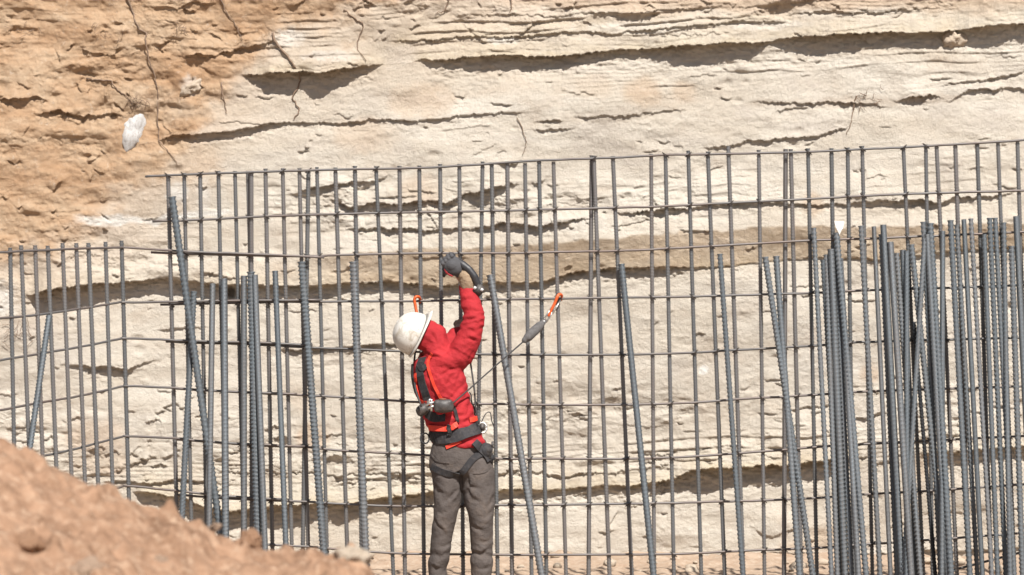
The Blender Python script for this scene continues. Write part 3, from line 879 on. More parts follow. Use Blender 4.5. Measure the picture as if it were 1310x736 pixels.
# tall cage: (x of the top, y of the top, x where it leaves the picture at y = 730)
TALL = [(215, 223, 228), (235.6, 221.5, 246), (256, 220.5, 265), (279.4, 219, 290), (300.6, 219, 313), (317, 219, 330), (321.5, 219, 322), (339.6, 216, 349), (361.6, 215.5, 374), (383, 215.5, 395), (394.6, 217, 387), (405.4, 214, 419),
        (429, 214.5, 445), (454, 212.5, 463), (481, 213, 503), (511, 212.5, 518), (536.4, 212, 542.5), (563, 210, 567), (587.6, 210, 592.5), (617.4, 207, 609), (629, 208, 636.5), (649, 209, 655), (671.6, 209, 680), (689.6, 204, 699),
        (708, 207, 724), (757, 199, 753), (759.5, 199.5, 779.5), (784, 200, 808), (833, 197, 837), (851.4, 197, 862), (880.4, 193, 897), (905.4, 194, 927), (931.6, 187, 951), (970.6, 192, 978), (1005, 191, 1003), (1011.6, 191, 1025),
        (1033.6, 190, 1045), (1063.6, 190, 1072), (1084.4, 189, 1092), (1103, 187, 1116), (1155.6, 188, 1181), (1184.4, 185, 1193), (1198, 185, 1224), (1222, 184, 1240), (1250, 182, 1268), (1276.6, 183, 1298), (1301.6, 181, 1318),
        (1330, 180, 1345), (1357, 178, 1371), (1383, 177, 1396), (1408, 175, 1425), (1436, 174, 1449), (1460, 173, 1474)]
ROWS = [
    [(186, 226), (213, 224.5), (262, 222.5), (340, 220), (430, 217), (524, 215.5), (600, 211.5), (680, 206), (740, 203.5), (786, 202), (850, 198.5), (930, 197), (1048, 194), (1100, 191), (1150, 189), (1220, 185), (1310, 179.5), (1375, 176)],
    [(195, 283.5), (262, 281), (340, 277), (430, 274), (524, 272), (600, 270.5), (690, 268.5), (786, 266), (850, 264), (930, 260), (1048, 254), (1100, 251), (1170, 248), (1240, 246), (1310, 244), (1375, 242)],
    [(193, 323), (262, 325.5), (390, 328), (430, 326.5), (524, 324.5), (640, 324), (740, 322), (786, 321.5), (870, 317.5), (960, 312), (1048, 307.5), (1110, 305.5), (1180, 302.5), (1310, 297), (1375, 294)],
    [(205, 390), (262, 388.5), (330, 387), (400, 386), (524, 385.5), (600, 384), (690, 382.5), (786, 381), (860, 380), (940, 378), (1040, 375), (1100, 372), (1200, 369), (1310, 365), (1375, 363)],
    [(212, 437), (262, 439), (330, 441), (400, 445), (440, 446.5), (524, 450), (600, 453), (690, 454), (786, 454), (870, 452), (960, 447), (1048, 442), (1100, 438), (1200, 435), (1310, 432), (1375, 430)],
    [(222, 497), (305, 502), (392, 506), (480, 511), (524, 514), (600, 516.5), (690, 518), (786, 518), (870, 516), (960, 510), (1048, 505), (1110, 501), (1200, 498), (1310, 494), (1375, 491)],
    [(226, 562.5), (330, 570), (392, 572), (430, 576), (500, 580), (620, 586.5), (700, 587), (800, 587), (870, 585), (960, 579), (1060, 571), (1150, 566), (1250, 561), (1310, 558), (1375, 555)],
    [(228, 633), (291, 638), (390, 642), (440, 645), (520, 648), (640, 646.5), (700, 646), (786, 645), (840, 644), (900, 642.5), (960, 641), (1048, 637), (1100, 633), (1190, 628), (1310, 620), (1375, 616)],
    [(228, 688), (345, 697), (400, 700), (460, 705), (520, 708.5), (600, 709.5), (700, 710), (786, 709.5), (860, 709), (900, 707.5), (960, 704.5), (1048, 701), (1100, 697), (1190, 691), (1310, 682), (1375, 678)]]
cage = empty('rebar_cage', P(760, 770, 0.0), 'tall steel rebar cage with bent-free ribbed uprights standing in front of the cliff', 'rebar cage')
cage['label'] = 'tall wide steel rebar cage standing between the worker and the cliff'
vb = []
for k, (x, y, xb) in enumerate(TALL):
    top = P(x, y, 0.0 + (0.03 if k in (5, 10, 25, 34) else 0.0))
    bot = to_ground(top, P(xb, 730, 0.0))
    place_bar('vertical_bar', ME_V, 3.0, top, bot, random.uniform(0.0125, 0.0142), cage)
    vb.append((top, bot))

def row_bar(pxs, Yf, r, parent, name='horizontal_bar', n=5):
    pts = [P(x, y, Yf(x) if callable(Yf) else Yf) for x, y in pxs]
    pts = catmull(pts, n)
    pts = [p + Vector((0, gauss(0.0006), gauss(0.0007))) for p in pts]
    bm = bmesh.new()
    tube(bm, pts, [r * (1 + 0.05 * (i % 2)) for i in range(len(pts))], 8)
    return mesh_obj(name, bm, M_ROW, parent)
RY = -0.0225
for row in ROWS:
    (xa, ya), (xz, yz) = row[-2], row[-1]
    row.append((1478, yz + (yz - ya) / (xz - xa) * (1478 - xz)))
    row_bar(row, RY, 0.0075, cage)

# tie wires at the crossings
bm = bmesh.new()
pts = []
for k in range(13):
    a = k / 12 * 2 * math.pi
    pts.append(Vector((0.021 * math.cos(a), -0.010 + 0.027 * math.sin(a), 0.016 * math.cos(a))))
tube(bm, pts, 0.0028, 5)
tube(bm, [Vector((0.0, -0.036, 0.0)), Vector((0.004, -0.044, -0.008)), Vector((0.001, -0.046, -0.02))], 0.0028, 5)
ME_T = bpy.data.meshes.new('tie_wire'); bm.to_mesh(ME_T); bm.free(); ME_T.materials.append(M_WIRE)
def ties(bars, rows, Yf, parent, prob):
    for row in rows:
        xs = [q[0] for q in row]; ys = [q[1] for q in row]
        for top, bot in bars:
            if random.random() > prob:
                continue
            # pixel of this upright at about the row height
            z0 = P(xs[len(xs) // 2], ys[len(ys) // 2], 0).z
            f = (z0 - top.z) / (bot.z - top.z)
            p = top + (bot - top) * f
            px = CX + FPX * (p.x - CAM.x) / (p.y - CAM.y)
            if px < xs[0] or px > xs[-1]:
                continue
            py = float(np.interp(px, xs, ys))
            z0 = P(px, py, p.y).z
            f = (z0 - top.z) / (bot.z - top.z)
            if f < 0 or f > 1:
                continue
            p = top + (bot - top) * f
            w = Matrix.Translation(p) @ Matrix.Rotation(random.choice((0, math.pi)) if False else 0, 4, 'Y') @ Matrix.Diagonal((random.choice((-1, 1)), 1, 1, 1))
            put(bpy.data.objects.new('tie_wire', ME_T), parent, None, w)
ties(vb, ROWS, RY, cage, 0.5)

# low bent cage on the left, turning towards the viewer at its corner upright
def low_y(px):
    return -0.0 - max(0.0, (157 - px)) / 157.0 * 0.85
LOW = [(-58, 320, -52, 0.0), (-36, 319, -29, 0.0), (-12, 318, -3, 0.0), (13, 317, 18, 1), (27, 314, 37, 1), (45, 314, 54, 1), (61, 314.5, 71, 1), (80, 311, 90, 1), (97.5, 311, 107, 1), (113, 311, 123.6, 1), (135, 309.5, 142.5, 1), (155.5, 308, 163, 1)]
low = empty('rebar_cage', P(90, 800, -0.4), 'low bent steel rebar cage with a corner, rising behind the dirt mound', 'rebar cage')
lb = []
for x, y, xb, _ in LOW:
    Y = low_y(x)
    top = P(x, y, Y); bot = to_ground(top, P(xb, 570, Y))
    place_bar('vertical_bar', ME_S, 2.3, top, bot, random.uniform(0.0128, 0.0142), low)
    lb.append((top, bot))
LROWS = [
    [(-30, 325), (0, 323), (60, 320), (110, 318), (152, 317), (162, 317), (215, 320.5), (262, 323), (340, 326), (415, 329.5)],
    [(-30, 412), (0, 407.5), (40, 404), (110, 394), (150, 387.5), (162, 387), (215, 386.5), (262, 385.5), (340, 384.5), (410, 384)],
    [(-30, 467), (0, 461), (50, 453), (110, 442.5), (150, 434.5), (162, 433), (215, 435), (262, 437), (330, 438.5), (400, 442)],
    [(-30, 531), (0, 525), (50, 515.5), (100, 507), (152, 495.5), (164, 494), (215, 496), (262, 499.5), (340, 503), (380, 504.5)],
    [(-30, 603), (0, 597), (58, 583), (100, 573.5), (152, 560), (165, 558.5), (225, 561), (262, 565), (330, 569), (390, 571.5)],
    [(-30, 672), (0, 666), (58, 650), (100, 640), (152, 624), (165, 622), (225, 628), (291, 635), (360, 639)]]
for row in LROWS:
    (xa, ya), (xz, yz) = row[1], row[0]
    row.insert(0, (-72, yz + (yz - ya) / (xz - xa) * (-72 - xz)))
    row_bar(row, lambda x: low_y(x) - 0.0225 - (0.019 if x > 205 else 0.0), 0.0076, low)
ties(lb, LROWS, None, low, 0.0)

# loose bars leaning on the cages: (x top, y top, x at y = 730, width in photo px, lean distance, label)
BUNCH = ('grey ribbed bar standing in the dense bunch of loose bars against the tall cage', 'dense bunch of loose bars')
LOOSE = [
    (220, 252, 289, 8.6, 'tall loose rebar slanting across the bend between low and tall cages, crossing the others'),
    (248, 373, 229, 7.6, 'loose rebar leaning the opposite way under the tall slanting one'),
    (272, 363, 266.5, 6.6, 'nearly upright loose rebar just beside the crossed pair'),
    (286.5, 357, 289, 8.0, 'thick upright loose rebar between the crossed pair and the double bundle'),
    (312, 353, 312, 7.0, 'straight thinner rebar of the bundle of three near the dirt mound crest'),
    (321, 348, 331, 9.2, 'thickest rebar of the bundle of three near the dirt mound crest'),
    (326, 352, 340, 7.0, 'slanting rebar behind the thickest one of the bundle of three'),
    (352, 347, 367, 6.6, 'slim loose rebar next to the bundle of three'),
    (386, 335, 416, 9.0, 'thick loose rebar slanting midway between the bundle of three and the worker'),
    (452, 335, 468.5, 9.4, 'thick loose rebar standing nearest behind the worker with the white helmet'),
    (627, 352, 692, 8.4, 'steeply slanting loose rebar crossing the black lanyard beside the worker'),
    (795, 338, 835.5, 7.6, 'lone thick slanting rebar beyond the orange lanyard hook'),
    (921, 325, 950, 6.4, 'slim slanting rebar between the lone thick one and the crossed pair'),
    (979, 329, 1039, 7.4, 'most slanted rebar of the crossed pair next to the dense bunch'),
    (993, 328, 1022.5, 7.4, 'less slanted rebar of the crossed pair next to the dense bunch'),
    (1041, 292, 1063.5, 6.0, 'brownish ribbed bar at the edge of the dense bunch of loose bars'),
    (1053, 333, 1076, 6.4, None), (1063, 319, 1081, 8.0, None), (1069, 318, 1089, 6.6, None), (1070, 298, 1107.5, 7.4, None),
    (1101.6, 289, 1125.5, 6.4, None), (1118, 290, 1139, 5.2, None), (1130, 288, 1153.5, 7.0, None), (1139, 310, 1165.5, 7.4, None),
    (1155, 320, 1172.5, 7.0, None), (1166, 313, 1210, 7.0, None), (1183, 306, 1156, 6.2, 'ribbed bar leaning backwards across the other bars of the dense bunch'), (1190, 286, 1216.5, 8.0, None),
    (1181, 284, 1203, 6.2, None), (1216, 282, 1240.5, 7.0, None), (1233, 281, 1256.5, 5.6, None), (1242, 280, 1268.5, 5.6, None), (1266, 279, 1286.5, 6.2, None),
    (1273, 279, 1297, 6.2, None), (1057, 326, 1071, 6.4, None), (1075, 331, 1098, 6.6, None), (1127, 300, 1147, 5.6, None), (1147, 324, 1177, 6.6, None), (1186, 300, 1212, 6.6, None), (1206, 296, 1205, 6.0, None), (1224, 288, 1250, 5.8, None), (1259, 300, 1276, 6.0, None), (1284, 285, 1292, 6.2, None), (1160, 322, 1160, 6.4, None), (1294, 315, 1308, 7.2, None), (1300, 277, 1322, 7.0, None), (1318, 290, 1338, 7.0, None)]
for k, (x, y, xb, w, lab) in enumerate(LOOSE):
    r = w / 200 / 2 * 1.05
    yt = RY - 0.0088 - r - 0.003 - (0.016 * (k % 3) if k > 14 else (0.022 if k in (0, 13, 6) else 0))
    yb = yt - (0.16 + 0.05 * (k % 4))
    top = P(x, y, yt)
    b730 = P(xb, 730, yb)
    bot = to_ground(top, b730, -0.03)
    o = place_bar('rebar', ME_L, 2.3, top, bot, r)
    tag(o, lab or BUNCH[0], 'rebar', None if lab else BUNCH[1])
# bar leaning on the low cage and an almost black one in the bunch
top = P(63, 404, low_y(63) - 0.055); bot = to_ground(top, P(38, 575, low_y(50) - 0.2), -0.03)
tag(place_bar('rebar', ME_L, 2.3, top, bot, 0.0185), 'loose rebar leaning against the low bent cage above the dirt mound', 'rebar')
top = P(1169, 412, -0.10); bot = to_ground(top, P(1196, 730, -0.2), -0.03)
tag(place_bar('rebar', ME_D, 2.3, top, bot, 0.013), 'short almost black bar in the middle of the dense bunch', 'rebar')
# fallen cross bar low on the right
bm = bmesh.new()
tube(bm, [P(1180, 742, 0.06), P(1225, 728, 0.05), P(1290, 711, 0.045), P(1345, 697, 0.04)], 0.008, 8)
tag(mesh_obj('cross_bar', bm, M_ROW), 'thin crooked cross bar slanting behind the dense bunch of bars', 'rebar')
# white scrap caught on a bar top
bm = bmesh.new()
q = [P(1067.5, 283, -0.09), P(1080, 284, -0.085), P(1077.5, 293, -0.1), P(1074, 301, -0.09), P(1071, 294, -0.1)]
f = [bm.verts.new(v) for v in q]
bk = [bm.verts.new(v + Vector((0, 0.012, 0))) for v in q]
bm.faces.new(f); bm.faces.new(bk[::-1])
for i in range(5):
    bm.faces.new((f[i], bk[i], bk[(i + 1) % 5], f[(i + 1) % 5]))
tag(mesh_obj('plastic_scrap', bm, M_WHITE, smooth=False), 'small white plastic scrap caught on top of a bar', 'scrap')

# ------------------------------------------------------------------ worker
YW = -0.27
def W(px, py, dy=0.0):
    return P(px, py, YW + dy)
person = empty('person', (W(590, 700).x, YW, 0.0), 'worker in a red hooded shirt, white helmet and harness, reaching up at the rebar cage', 'person')
PX = 1 / 202.5
def U(a, k):      # horizontal axis turned by a degrees about z
    return Vector((math.cos(R(a)), math.sin(R(a)), 0)) * k
TW = -32          # the trunk is turned a little to the right
# --- key joints
J = dict(lhip=W(573, 592), rhip=W(610, 590), lkn=W(570, 662, -0.02), rkn=W(615, 664, -0.02), lan=W(561, 748, 0.02), ran=W(615, 748, 0.0),
         rsh=W(584, 461, -0.03), rel=W(606, 411, -0.03), rwr=W(598, 366, 0.08), lsh=W(548, 462, 0.06), lel=W(577, 438, 0.13), lwr=W(588, 420, 0.19))
trunk = [(551, 456, 15, 10), (555, 463, 27, 18), (560, 474, 34, 22), (562, 485, 35.5, 24), (565, 500, 35, 24), (569, 517, 34.5, 23), (574, 533, 34, 22), (580, 548, 33.5, 22), (585, 560, 34, 22.5), (588, 572, 35, 23)]
def trunk_loft(bm, k, rows):
    loft(bm, [(W(x, y), U(TW * 0.5, hw * k * PX), U(TW * 0.5 + 90, hd * k * PX)) for x, y, hw, hd in rows], 28)

# --- body: one continuous surface, mostly hidden by clothes
hc = W(545, 429, 0.0)
fr = Vector((0.28, 0.10, 0.95)).normalized()      # where the face looks: up
cr = Vector((-0.96, -0.10, 0.26)); cr = (cr - fr * cr.dot(fr)).normalized()   # crown of the head
sd = fr.cross(cr)
def HD(f, c, s):
    return hc + fr * f + cr * c + sd * s
bm = bmesh.new()
ball(bm, HD(0, 0.02, 0), (fr * 0.088, sd * 0.070, cr * 0.100))
ball(bm, HD(0.025, -0.06, 0), (fr * 0.062, sd * 0.055, cr * 0.06))       # jaw
ball(bm, HD(0.088, -0.022, 0), (fr * 0.02, sd * 0.013, cr * 0.024))      # nose
ball(bm, HD(0.086, -0.066, 0), (fr * 0.010, sd * 0.024, cr * 0.009))     # mouth
for s in (-1, 1):
    ball(bm, HD(0.082, 0.008, s * 0.031), (fr * 0.010, sd * 0.014, cr * 0.009))   # eyes
    ball(bm, HD(-0.005, -0.02, s * 0.064), (fr * 0.014, sd * 0.010, cr * 0.028))   # ears
limb(bm, [HD(-0.02, -0.07, 0), W(557, 458)], [0.056, 0.062])
trunk_loft(bm, 0.86, trunk[1:])
limb(bm, [J['rsh'], J['rel'], J['rwr'], W(586, 348, 0.12)], [0.056, 0.044, 0.034, 0.034])
limb(bm, [J['lsh'], J['lel'], J['lwr']], [0.054, 0.042, 0.032])
for s in 'lr':
    limb(bm, [J[s + 'hip'], J[s + 'kn'], J[s + 'an'], J[s + 'an'] + Vector((0, 0.12, -0.05))], [0.070, 0.042, 0.032, 0.03])
limb(bm, [J['lhip'], J['rhip']], [0.075, 0.075])
fused('body', bm, 0.012, M_SKIN, person, 3)

def creases(px, py, lines, depth, width):
    # pressed-in folds with a raised lip on one side
    d = np.zeros_like(px)
    for kk_, ln in enumerate(lines):
        best = np.full_like(px, 1e9); side = np.zeros_like(px); along = np.zeros_like(px)
        n = len(ln) - 1
        for i in range(n):
            (x0, y0), (x1, y1) = ln[i], ln[i + 1]
            ex, ey = x1 - x0, y1 - y0
            L2 = ex * ex + ey * ey
            t = np.clip(((px - x0) * ex + (py - y0) * ey) / L2, 0, 1)
            qx, qy = px - x0 - t * ex, py - y0 - t * ey
            dd = np.hypot(qx, qy)
            m = dd < best
            best = np.where(m, dd, best); side = np.where(m, np.sign(ex * qy - ey * qx) * dd, side); along = np.where(m, (i + t) / n, along)
        tp = np.sin(np.clip(along, 0.0, 1.0) * math.pi) ** 1.1 * (0.35 + 0.65 * ((kk_ * 0.618) % 1.0))
        d += tp * depth * (-np.exp(-(best / width) ** 2) + 0.75 * np.exp(-((side + 1.9 * width) / (1.3 * width)) ** 2) * (best < 6 * width))
    return d
# --- shirt with hood
ARM_A, ARM_B = np.array(J['rsh'][:]), np.array(J['rel'][:])
def shirt_disp(co, no):
    px = CX + FPX * (co[:, 0] - CAM.x) / (co[:, 1] - CAM.y); py = HOR - FPX * (co[:, 2] - CAM.z) / (co[:, 1] - CAM.y)
    # pull folds fan out from the raised shoulder across the back
    ang = np.arctan2(py - 452, px - 592); rad = np.hypot(px - 592, py - 452)
    w_b = sstep(18, 40, rad) * sstep(125, 70, rad) * sstep(470, 482, py)
    fr_ = (no[:, 1] < 0.35)
    d0 = creases(px, py, [[(600, 478), (580, 486), (556, 500)], [(601, 484), (586, 500), (566, 522)], [(603, 490), (594, 510), (583, 532)], [(592, 470), (574, 474), (556, 486)], [(604, 505), (600, 520), (596, 538)], [(600, 440), (588, 452), (578, 468)], [(608, 446), (602, 458), (597, 474)],
        [(592, 424), (602, 422), (614, 428)], [(592, 412), (602, 408), (612, 408)], [(590, 400), (600, 396), (614, 399)], [(589, 386), (598, 382), (611, 386)], [(595, 432), (604, 434), (612, 438)], [(548, 420), (556, 432), (560, 446)], [(562, 428), (564, 440), (574, 452)], [(540, 448), (552, 456), (570, 458)],
        [(552, 536), (572, 530), (594, 534)], [(545, 545), (560, 540), (578, 540)], [(590, 546), (600, 536), (607, 528)], [(590, 452), (578, 446), (566, 452)]], 0.0090, 2.1) * fr_
    d = d0 + 0.0035 * w_b * np.sin(ang * 24 + 2.2 * fbm(px / 22, py / 22, 2, 1)) * sstep(-0.2, 0.5, fbm(px / 30, py / 30, 2, 3) + 0.3)
    # cross folds along the sleeve and at the elbow
    w_a = sstep(455, 440, py) * sstep(572, 585, px)
    d += 0.0022 * w_a * np.sin(py * 0.75 + px * 0.25 + 3.0 * fbm(px / 12, py / 12, 2, 2)) * (0.35 + 0.65 * np.exp(-((py - 412) / 16.) ** 2))
    # soft bunching above the belt
    d += 0.0035 * sstep(520, 545, py) * np.sin(py * 0.55 + 0.12 * px + 3 * fbm(px / 18, py / 18, 2, 4))
    d += 0.004 * fbm(px / 20, py / 20 + co[:, 1] * 6, 3, 5) + 0.005 * (0.4 - 1.6 * np.abs(fbm((px + 0.6 * py) / 30, (py - 0.6 * px) / 10, 2, 7)))
    return d
bm = bmesh.new()
trunk_loft(bm, 1.0, trunk)
ball(bm, W(571, 463, -0.02), (U(TW, 0.115), U(TW + 90, 0.10), Vector((0, 0, 0.075))))
limb(bm, [W(572, 468, -0.02), W(588, 455, -0.03), W(601, 430, -0.03), J['rel'], W(606, 402, -0.01), W(601, 384, 0.03), W(598, 369, 0.07)], [0.094, 0.088, 0.078, 0.070, 0.070, 0.063, 0.055])
limb(bm, [J['lsh'], J['lel'], W(584, 428, 0.165)], [0.075, 0.062, 0.052])
# hood round the head and the neck
ball(bm, HD(0.0, -0.005, 0), (fr * 0.101, sd * 0.087, cr * 0.100))
ball(bm, HD(0.01, -0.065, 0), (fr * 0.082, sd * 0.075, cr * 0.07))
limb(bm, [HD(-0.01, -0.06, 0), W(562, 455), W(563, 470)], [0.082, 0.098, 0.10])
shirt = fused('hooded_shirt', bm, 0.0065, M_SHIRT, person, 7, shirt_disp)
shirt['label'] = 'red long sleeved shirt with its hood pulled up under the helmet'

# --- trousers
def trouser_disp(co, no):
    px = CX + FPX * (co[:, 0] - CAM.x) / (co[:, 1] - CAM.y); py = HOR - FPX * (co[:, 2] - CAM.z) / (co[:, 1] - CAM.y)
    s = np.where(px < 592, 1.0, -1.0)
    px2 = px + 3.0 * fbm(px / 14, py / 14, 2, 2); py2 = py + 3.5 * fbm(px / 12, py / 16, 2, 3)
    d0 = creases(px2, py2, [[(557, 655), (566, 659), (574, 655)], [(553, 664), (562, 674), (570, 686)], [(578, 692), (568, 698), (560, 697)], [(586, 624), (576, 634), (568, 648)], [(557, 622), (562, 630), (572, 634)],
        [(632, 652), (620, 662), (606, 662)], [(601, 668), (608, 676), (620, 678)], [(631, 690), (620, 694), (612, 690)], [(601, 704), (616, 709), (632, 703)], [(596, 618), (604, 636), (618, 648)], [(634, 628), (626, 644), (622, 656)],
        [(562, 606), (576, 612), (590, 606)], [(592, 606), (602, 620), (618, 626)], [(551, 708), (562, 712), (577, 706)], [(551, 724), (560, 728), (566, 726)], [(628, 722), (620, 728), (608, 727)], [(588, 604), (589, 620), (590, 640)]], 0.0095, 2.3) * (no[:, 1] < 0.4)
    def rdg(x, y, k):
        return (1 - 2.2 * np.abs(fbm(x, y, 2, k)))
    q = px * 0.55 * s + py
    d = d0 + 0.0025 * rdg(px / 40 + 3 * s, q / 13, 1) * (0.35 + 0.65 * sstep(640, 700, py))
    d += 0.0040 * rdg(px / 30, (py - 0.9 * s * px) / 17, 3) * np.exp(-((py - 625) / 30.0) ** 2)
    d += 0.004 * np.exp(-((py - 717 + 0.10 * s * (px - 590)) / 5.5) ** 2) - 0.006 * np.exp(-((py - 707 + 0.10 * s * (px - 590)) / 3.2) ** 2)
    d += 0.006 * fbm(px / 26, py / 30 + co[:, 1] * 5, 2, 6)
    return d
bm = bmesh.new()
loft(bm, [(W(588, 562), U(0, 33 * PX), U(90, 0.108)), (W(589, 574), U(0, 37.5 * PX), U(90, 0.115)), (W(590, 588), U(0, 40.5 * PX), U(90, 0.122)), (W(590, 600), U(0, 40.5 * PX), U(90, 0.118)), (W(590, 606), U(0, 37 * PX), U(90, 0.10))], 28)
def leg(rows):
    loft(bm, [(W(x, y, dy), U(0, hw * PX), U(90, hw * PX * 1.08)) for x, y, hw, dy in rows], 24)
leg([(571, 590, 19, 0), (572, 606, 19.5, 0), (573.5, 622, 18.5, 0), (572.5, 640, 17, -0.01), (570, 660, 15.2, -0.02), (566, 680, 13.8, -0.01), (564, 697, 13.2, 0), (563.5, 707, 13.6, 0.005), (562, 715, 12.8, 0.01), (560.5, 726, 11.3, 0.015), (560.5, 742, 11.2, 0.02), (560.5, 752, 13.2, 0.02)])
leg([(609, 588, 20, 0), (611, 605, 21, 0), (612.5, 622, 20.5, 0), (613.5, 642, 19, -0.01), (615, 662, 16.6, -0.02), (616, 680, 15.2, -0.01), (616.5, 698, 14.2, 0), (616.5, 708, 14.4, 0), (616.5, 717, 14.0, 0), (615.5, 728, 12.6, 0), (615.5, 742, 12.4, 0), (615, 753, 14, 0)])
trousers = fused('trousers', bm, 0.0065, M_TROUS, person, 6, trouser_disp)
# hip pocket and its flap
DG = None
def bvh_of(*objs):
    vs, fs, o0 = [], [], 0
    for o in objs:
        vs += [v.co.copy() for v in o.data.vertices]
        fs += [tuple(i + o0 for i in p.vertices) for p in o.data.polygons]
        o0 = len(vs)
    return BVHTree.FromPolygons(vs, fs)
BV = bvh_of(shirt, trousers)
def surf(px, py, out=0.0):
    """point of the clothes seen at that pixel, pushed out along the surface"""
    d = ray(px, py)
    h, n, i, dist = BV.ray_cast(CAM, d)
    if h is None:
        h, n, i, dist = BV.find_nearest(W(px, py))
        if (CAM - h).dot(n) < 0:
            pass
    return h + n * out, n

def strap(name, pxs, width, mat, parent, thick=0.004, out=0.002, n=5):
    """flat webbing that follows the clothes"""
    q = catmull([Vector((x, y, 0)) for x, y in pxs], n)
    bm = bmesh.new()
    rows = []
    sp = [surf(v.x, v.y, out) for v in q]
    for i, (p, nn) in enumerate(sp):
        t = (sp[min(i + 1, len(sp) - 1)][0] - sp[max(i - 1, 0)][0]).normalized()
        m = Vector((0, 0, 0))
        for k in range(max(0, i - 2), min(len(sp), i + 3)):
            m += sp[k][1]
        m.normalize()
        s = t.cross(m).normalized() * width / 2
        rows.append([bm.verts.new(p + s), bm.verts.new(p - s), bm.verts.new(p - s + m * thick), bm.verts.new(p + s + m * thick)])
    for a, b_ in zip(rows[:-1], rows[1:]):
        for k in range(4):
            bm.faces.new((a[k], a[(k + 1) % 4], b_[(k + 1) % 4], b_[k]))
    bm.faces.new(rows[0]); bm.faces.new(rows[-1][::-1])
    return mesh_obj(name, bm, mat, parent, False)

strap('pocket_flap', [(556, 596), (566, 601), (578, 602), (588, 598)], 0.03, M_TROUS, trousers, 0.004, 0.002)
strap('pocket_seam', [(552, 582), (560, 590), (575, 592)], 0.010, M_TROUS, trousers, 0.003, 0.002)
strap('pocket_seam', [(628, 596), (620, 604), (606, 606)], 0.008, M_TROUS, trousers, 0.003, 0.002)

# --- boots
for s, x in (('l', 560.5), ('r', 615)):
    a = W(x, 748, 0.02 if s == 'l' else 0.0)
    bm = bmesh.new()
    gx0 = a.x; gy0 = a.y
    toe = 0.02 if s == 'l' else 0.05
    loft(bm, [(Vector((gx0, gy0, 0.20)), U(0, 0.056), U(90, 0.062)), (Vector((gx0, gy0, 0.12)), U(0, 0.052), U(90, 0.066)), (Vector((gx0, gy0 + 0.02, 0.07)), U(0, 0.052), U(90, 0.09))], 20)
    limb(bm, [Vector((gx0, gy0 - 0.03, 0.055)), Vector((gx0 + toe * 0.5, gy0 + 0.06, 0.055)), Vector((gx0 + toe, gy0 + 0.15, 0.048))], [0.05, 0.052, 0.045])
    bt = fused('boot', bm, 0.008, M_BOOT, person, 4)
    bm = bmesh.new()
    loft(bm, [(Vector((gx0 + toe * 0.4, gy0 + 0.055, z)), Vector((0.055, -toe * 0.2, 0)), Vector((toe * 0.45, 0.145, 0))) for z in (0.0, 0.022)], 24)
    mesh_obj('sole', bm, M_BLACK, bt, False)

# --- helmet: shell, rim, visor and ridge
hm_c = W(533.5, 429, -0.005)
hf = Vector((0.40, 0.04, 0.915)).normalized()
hcr = Vector((-0.915, -0.20, 0.36)); hcr = (hcr - hf * hcr.dot(hf)).normalized()
hs = hf.cross(hcr)
bm = bmesh.new()
rings = []
NS = 40
for i in range(13):
    th = (math.pi / 2) * i / 12
    rr_ = math.cos(th) ** 0.85
    z = 0.152 * math.sin(th)
    ring = []
    for k in range(NS):
        a = 2 * math.pi * k / NS
        rid = 1 + 0.035 * math.exp(-(math.sin(a) * 6) ** 2) * math.sin(th * 2) if math.cos(a) != 0 else 1
        ring.append(hm_c + hf * (0.138 * rr_ * math.cos(a) * rid) + hs * (0.112 * rr_ * math.sin(a)) + hcr * z * (1.0 + 0.03 * math.exp(-(math.sin(a) * 5) ** 2) * (i / 12)))
    rings.append(ring)
vr = [[bm.verts.new(p) for p in r] for r in rings[:-1]]
apex = bm.verts.new(hm_c + hcr * 0.154)
for a, b_ in zip(vr[:-1], vr[1:]):
    for k in range(NS):
        bm.faces.new((a[k], a[(k + 1) % NS], b_[(k + 1) % NS], b_[k]))
for k in range(NS):
    bm.faces.new((vr[-1][k], vr[-1][(k + 1) % NS], apex))
helmet = mesh_obj('helmet', bm, M_HELM, person)
sol = helmet.modifiers.new('t', 'SOLIDIFY'); sol.thickness = 0.004; sol.offset = -1
helmet['label'] = 'scuffed white hard hat tilted far back'
bm = bmesh.new()          # brim: full round, longer at the front
inn, outr, inn2, out2 = [], [], [], []
for k in range(NS):
    a = 2 * math.pi * k / NS
    ext = 0.010 + 0.036 * max(0, math.cos(a)) ** 1.5
    drop = -0.010 - 0.012 * max(0, math.cos(a)) ** 2
    i_ = hm_c + hf * 0.136 * math.cos(a) + hs * 0.110 * math.sin(a)
    o_ = hm_c + hf * (0.138 + ext) * math.cos(a) + hs * (0.112 + ext * 0.8) * math.sin(a) + hcr * drop
    inn.append(bm.verts.new(i_)); outr.append(bm.verts.new(o_))
    inn2.append(bm.verts.new(i_ - hcr * 0.005)); out2.append(bm.verts.new(o_ - hcr * 0.005))
for k in range(NS):
    j = (k + 1) % NS
    bm.faces.new((inn[k], outr[k], outr[j], inn[j])); bm.faces.new((outr[k], out2[k], out2[j], outr[j])); bm.faces.new((out2[k], inn2[k], inn2[j], out2[j])); bm.faces.new((inn2[k], inn[k], inn[j], inn2[j]))
mesh_obj('brim', bm, M_HELM, helmet)
bm = bmesh.new()          # dark sweat band under the rim
pts = []
for k in range(NS + 1):
    a = 2 * math.pi * k / NS
    pts.append(hm_c + hf * 0.132 * math.cos(a) + hs * 0.106 * math.sin(a) - hcr * 0.012)
tube(bm, pts, 0.009, 6)
mesh_obj('head_band', bm, M_BLACK, helmet)

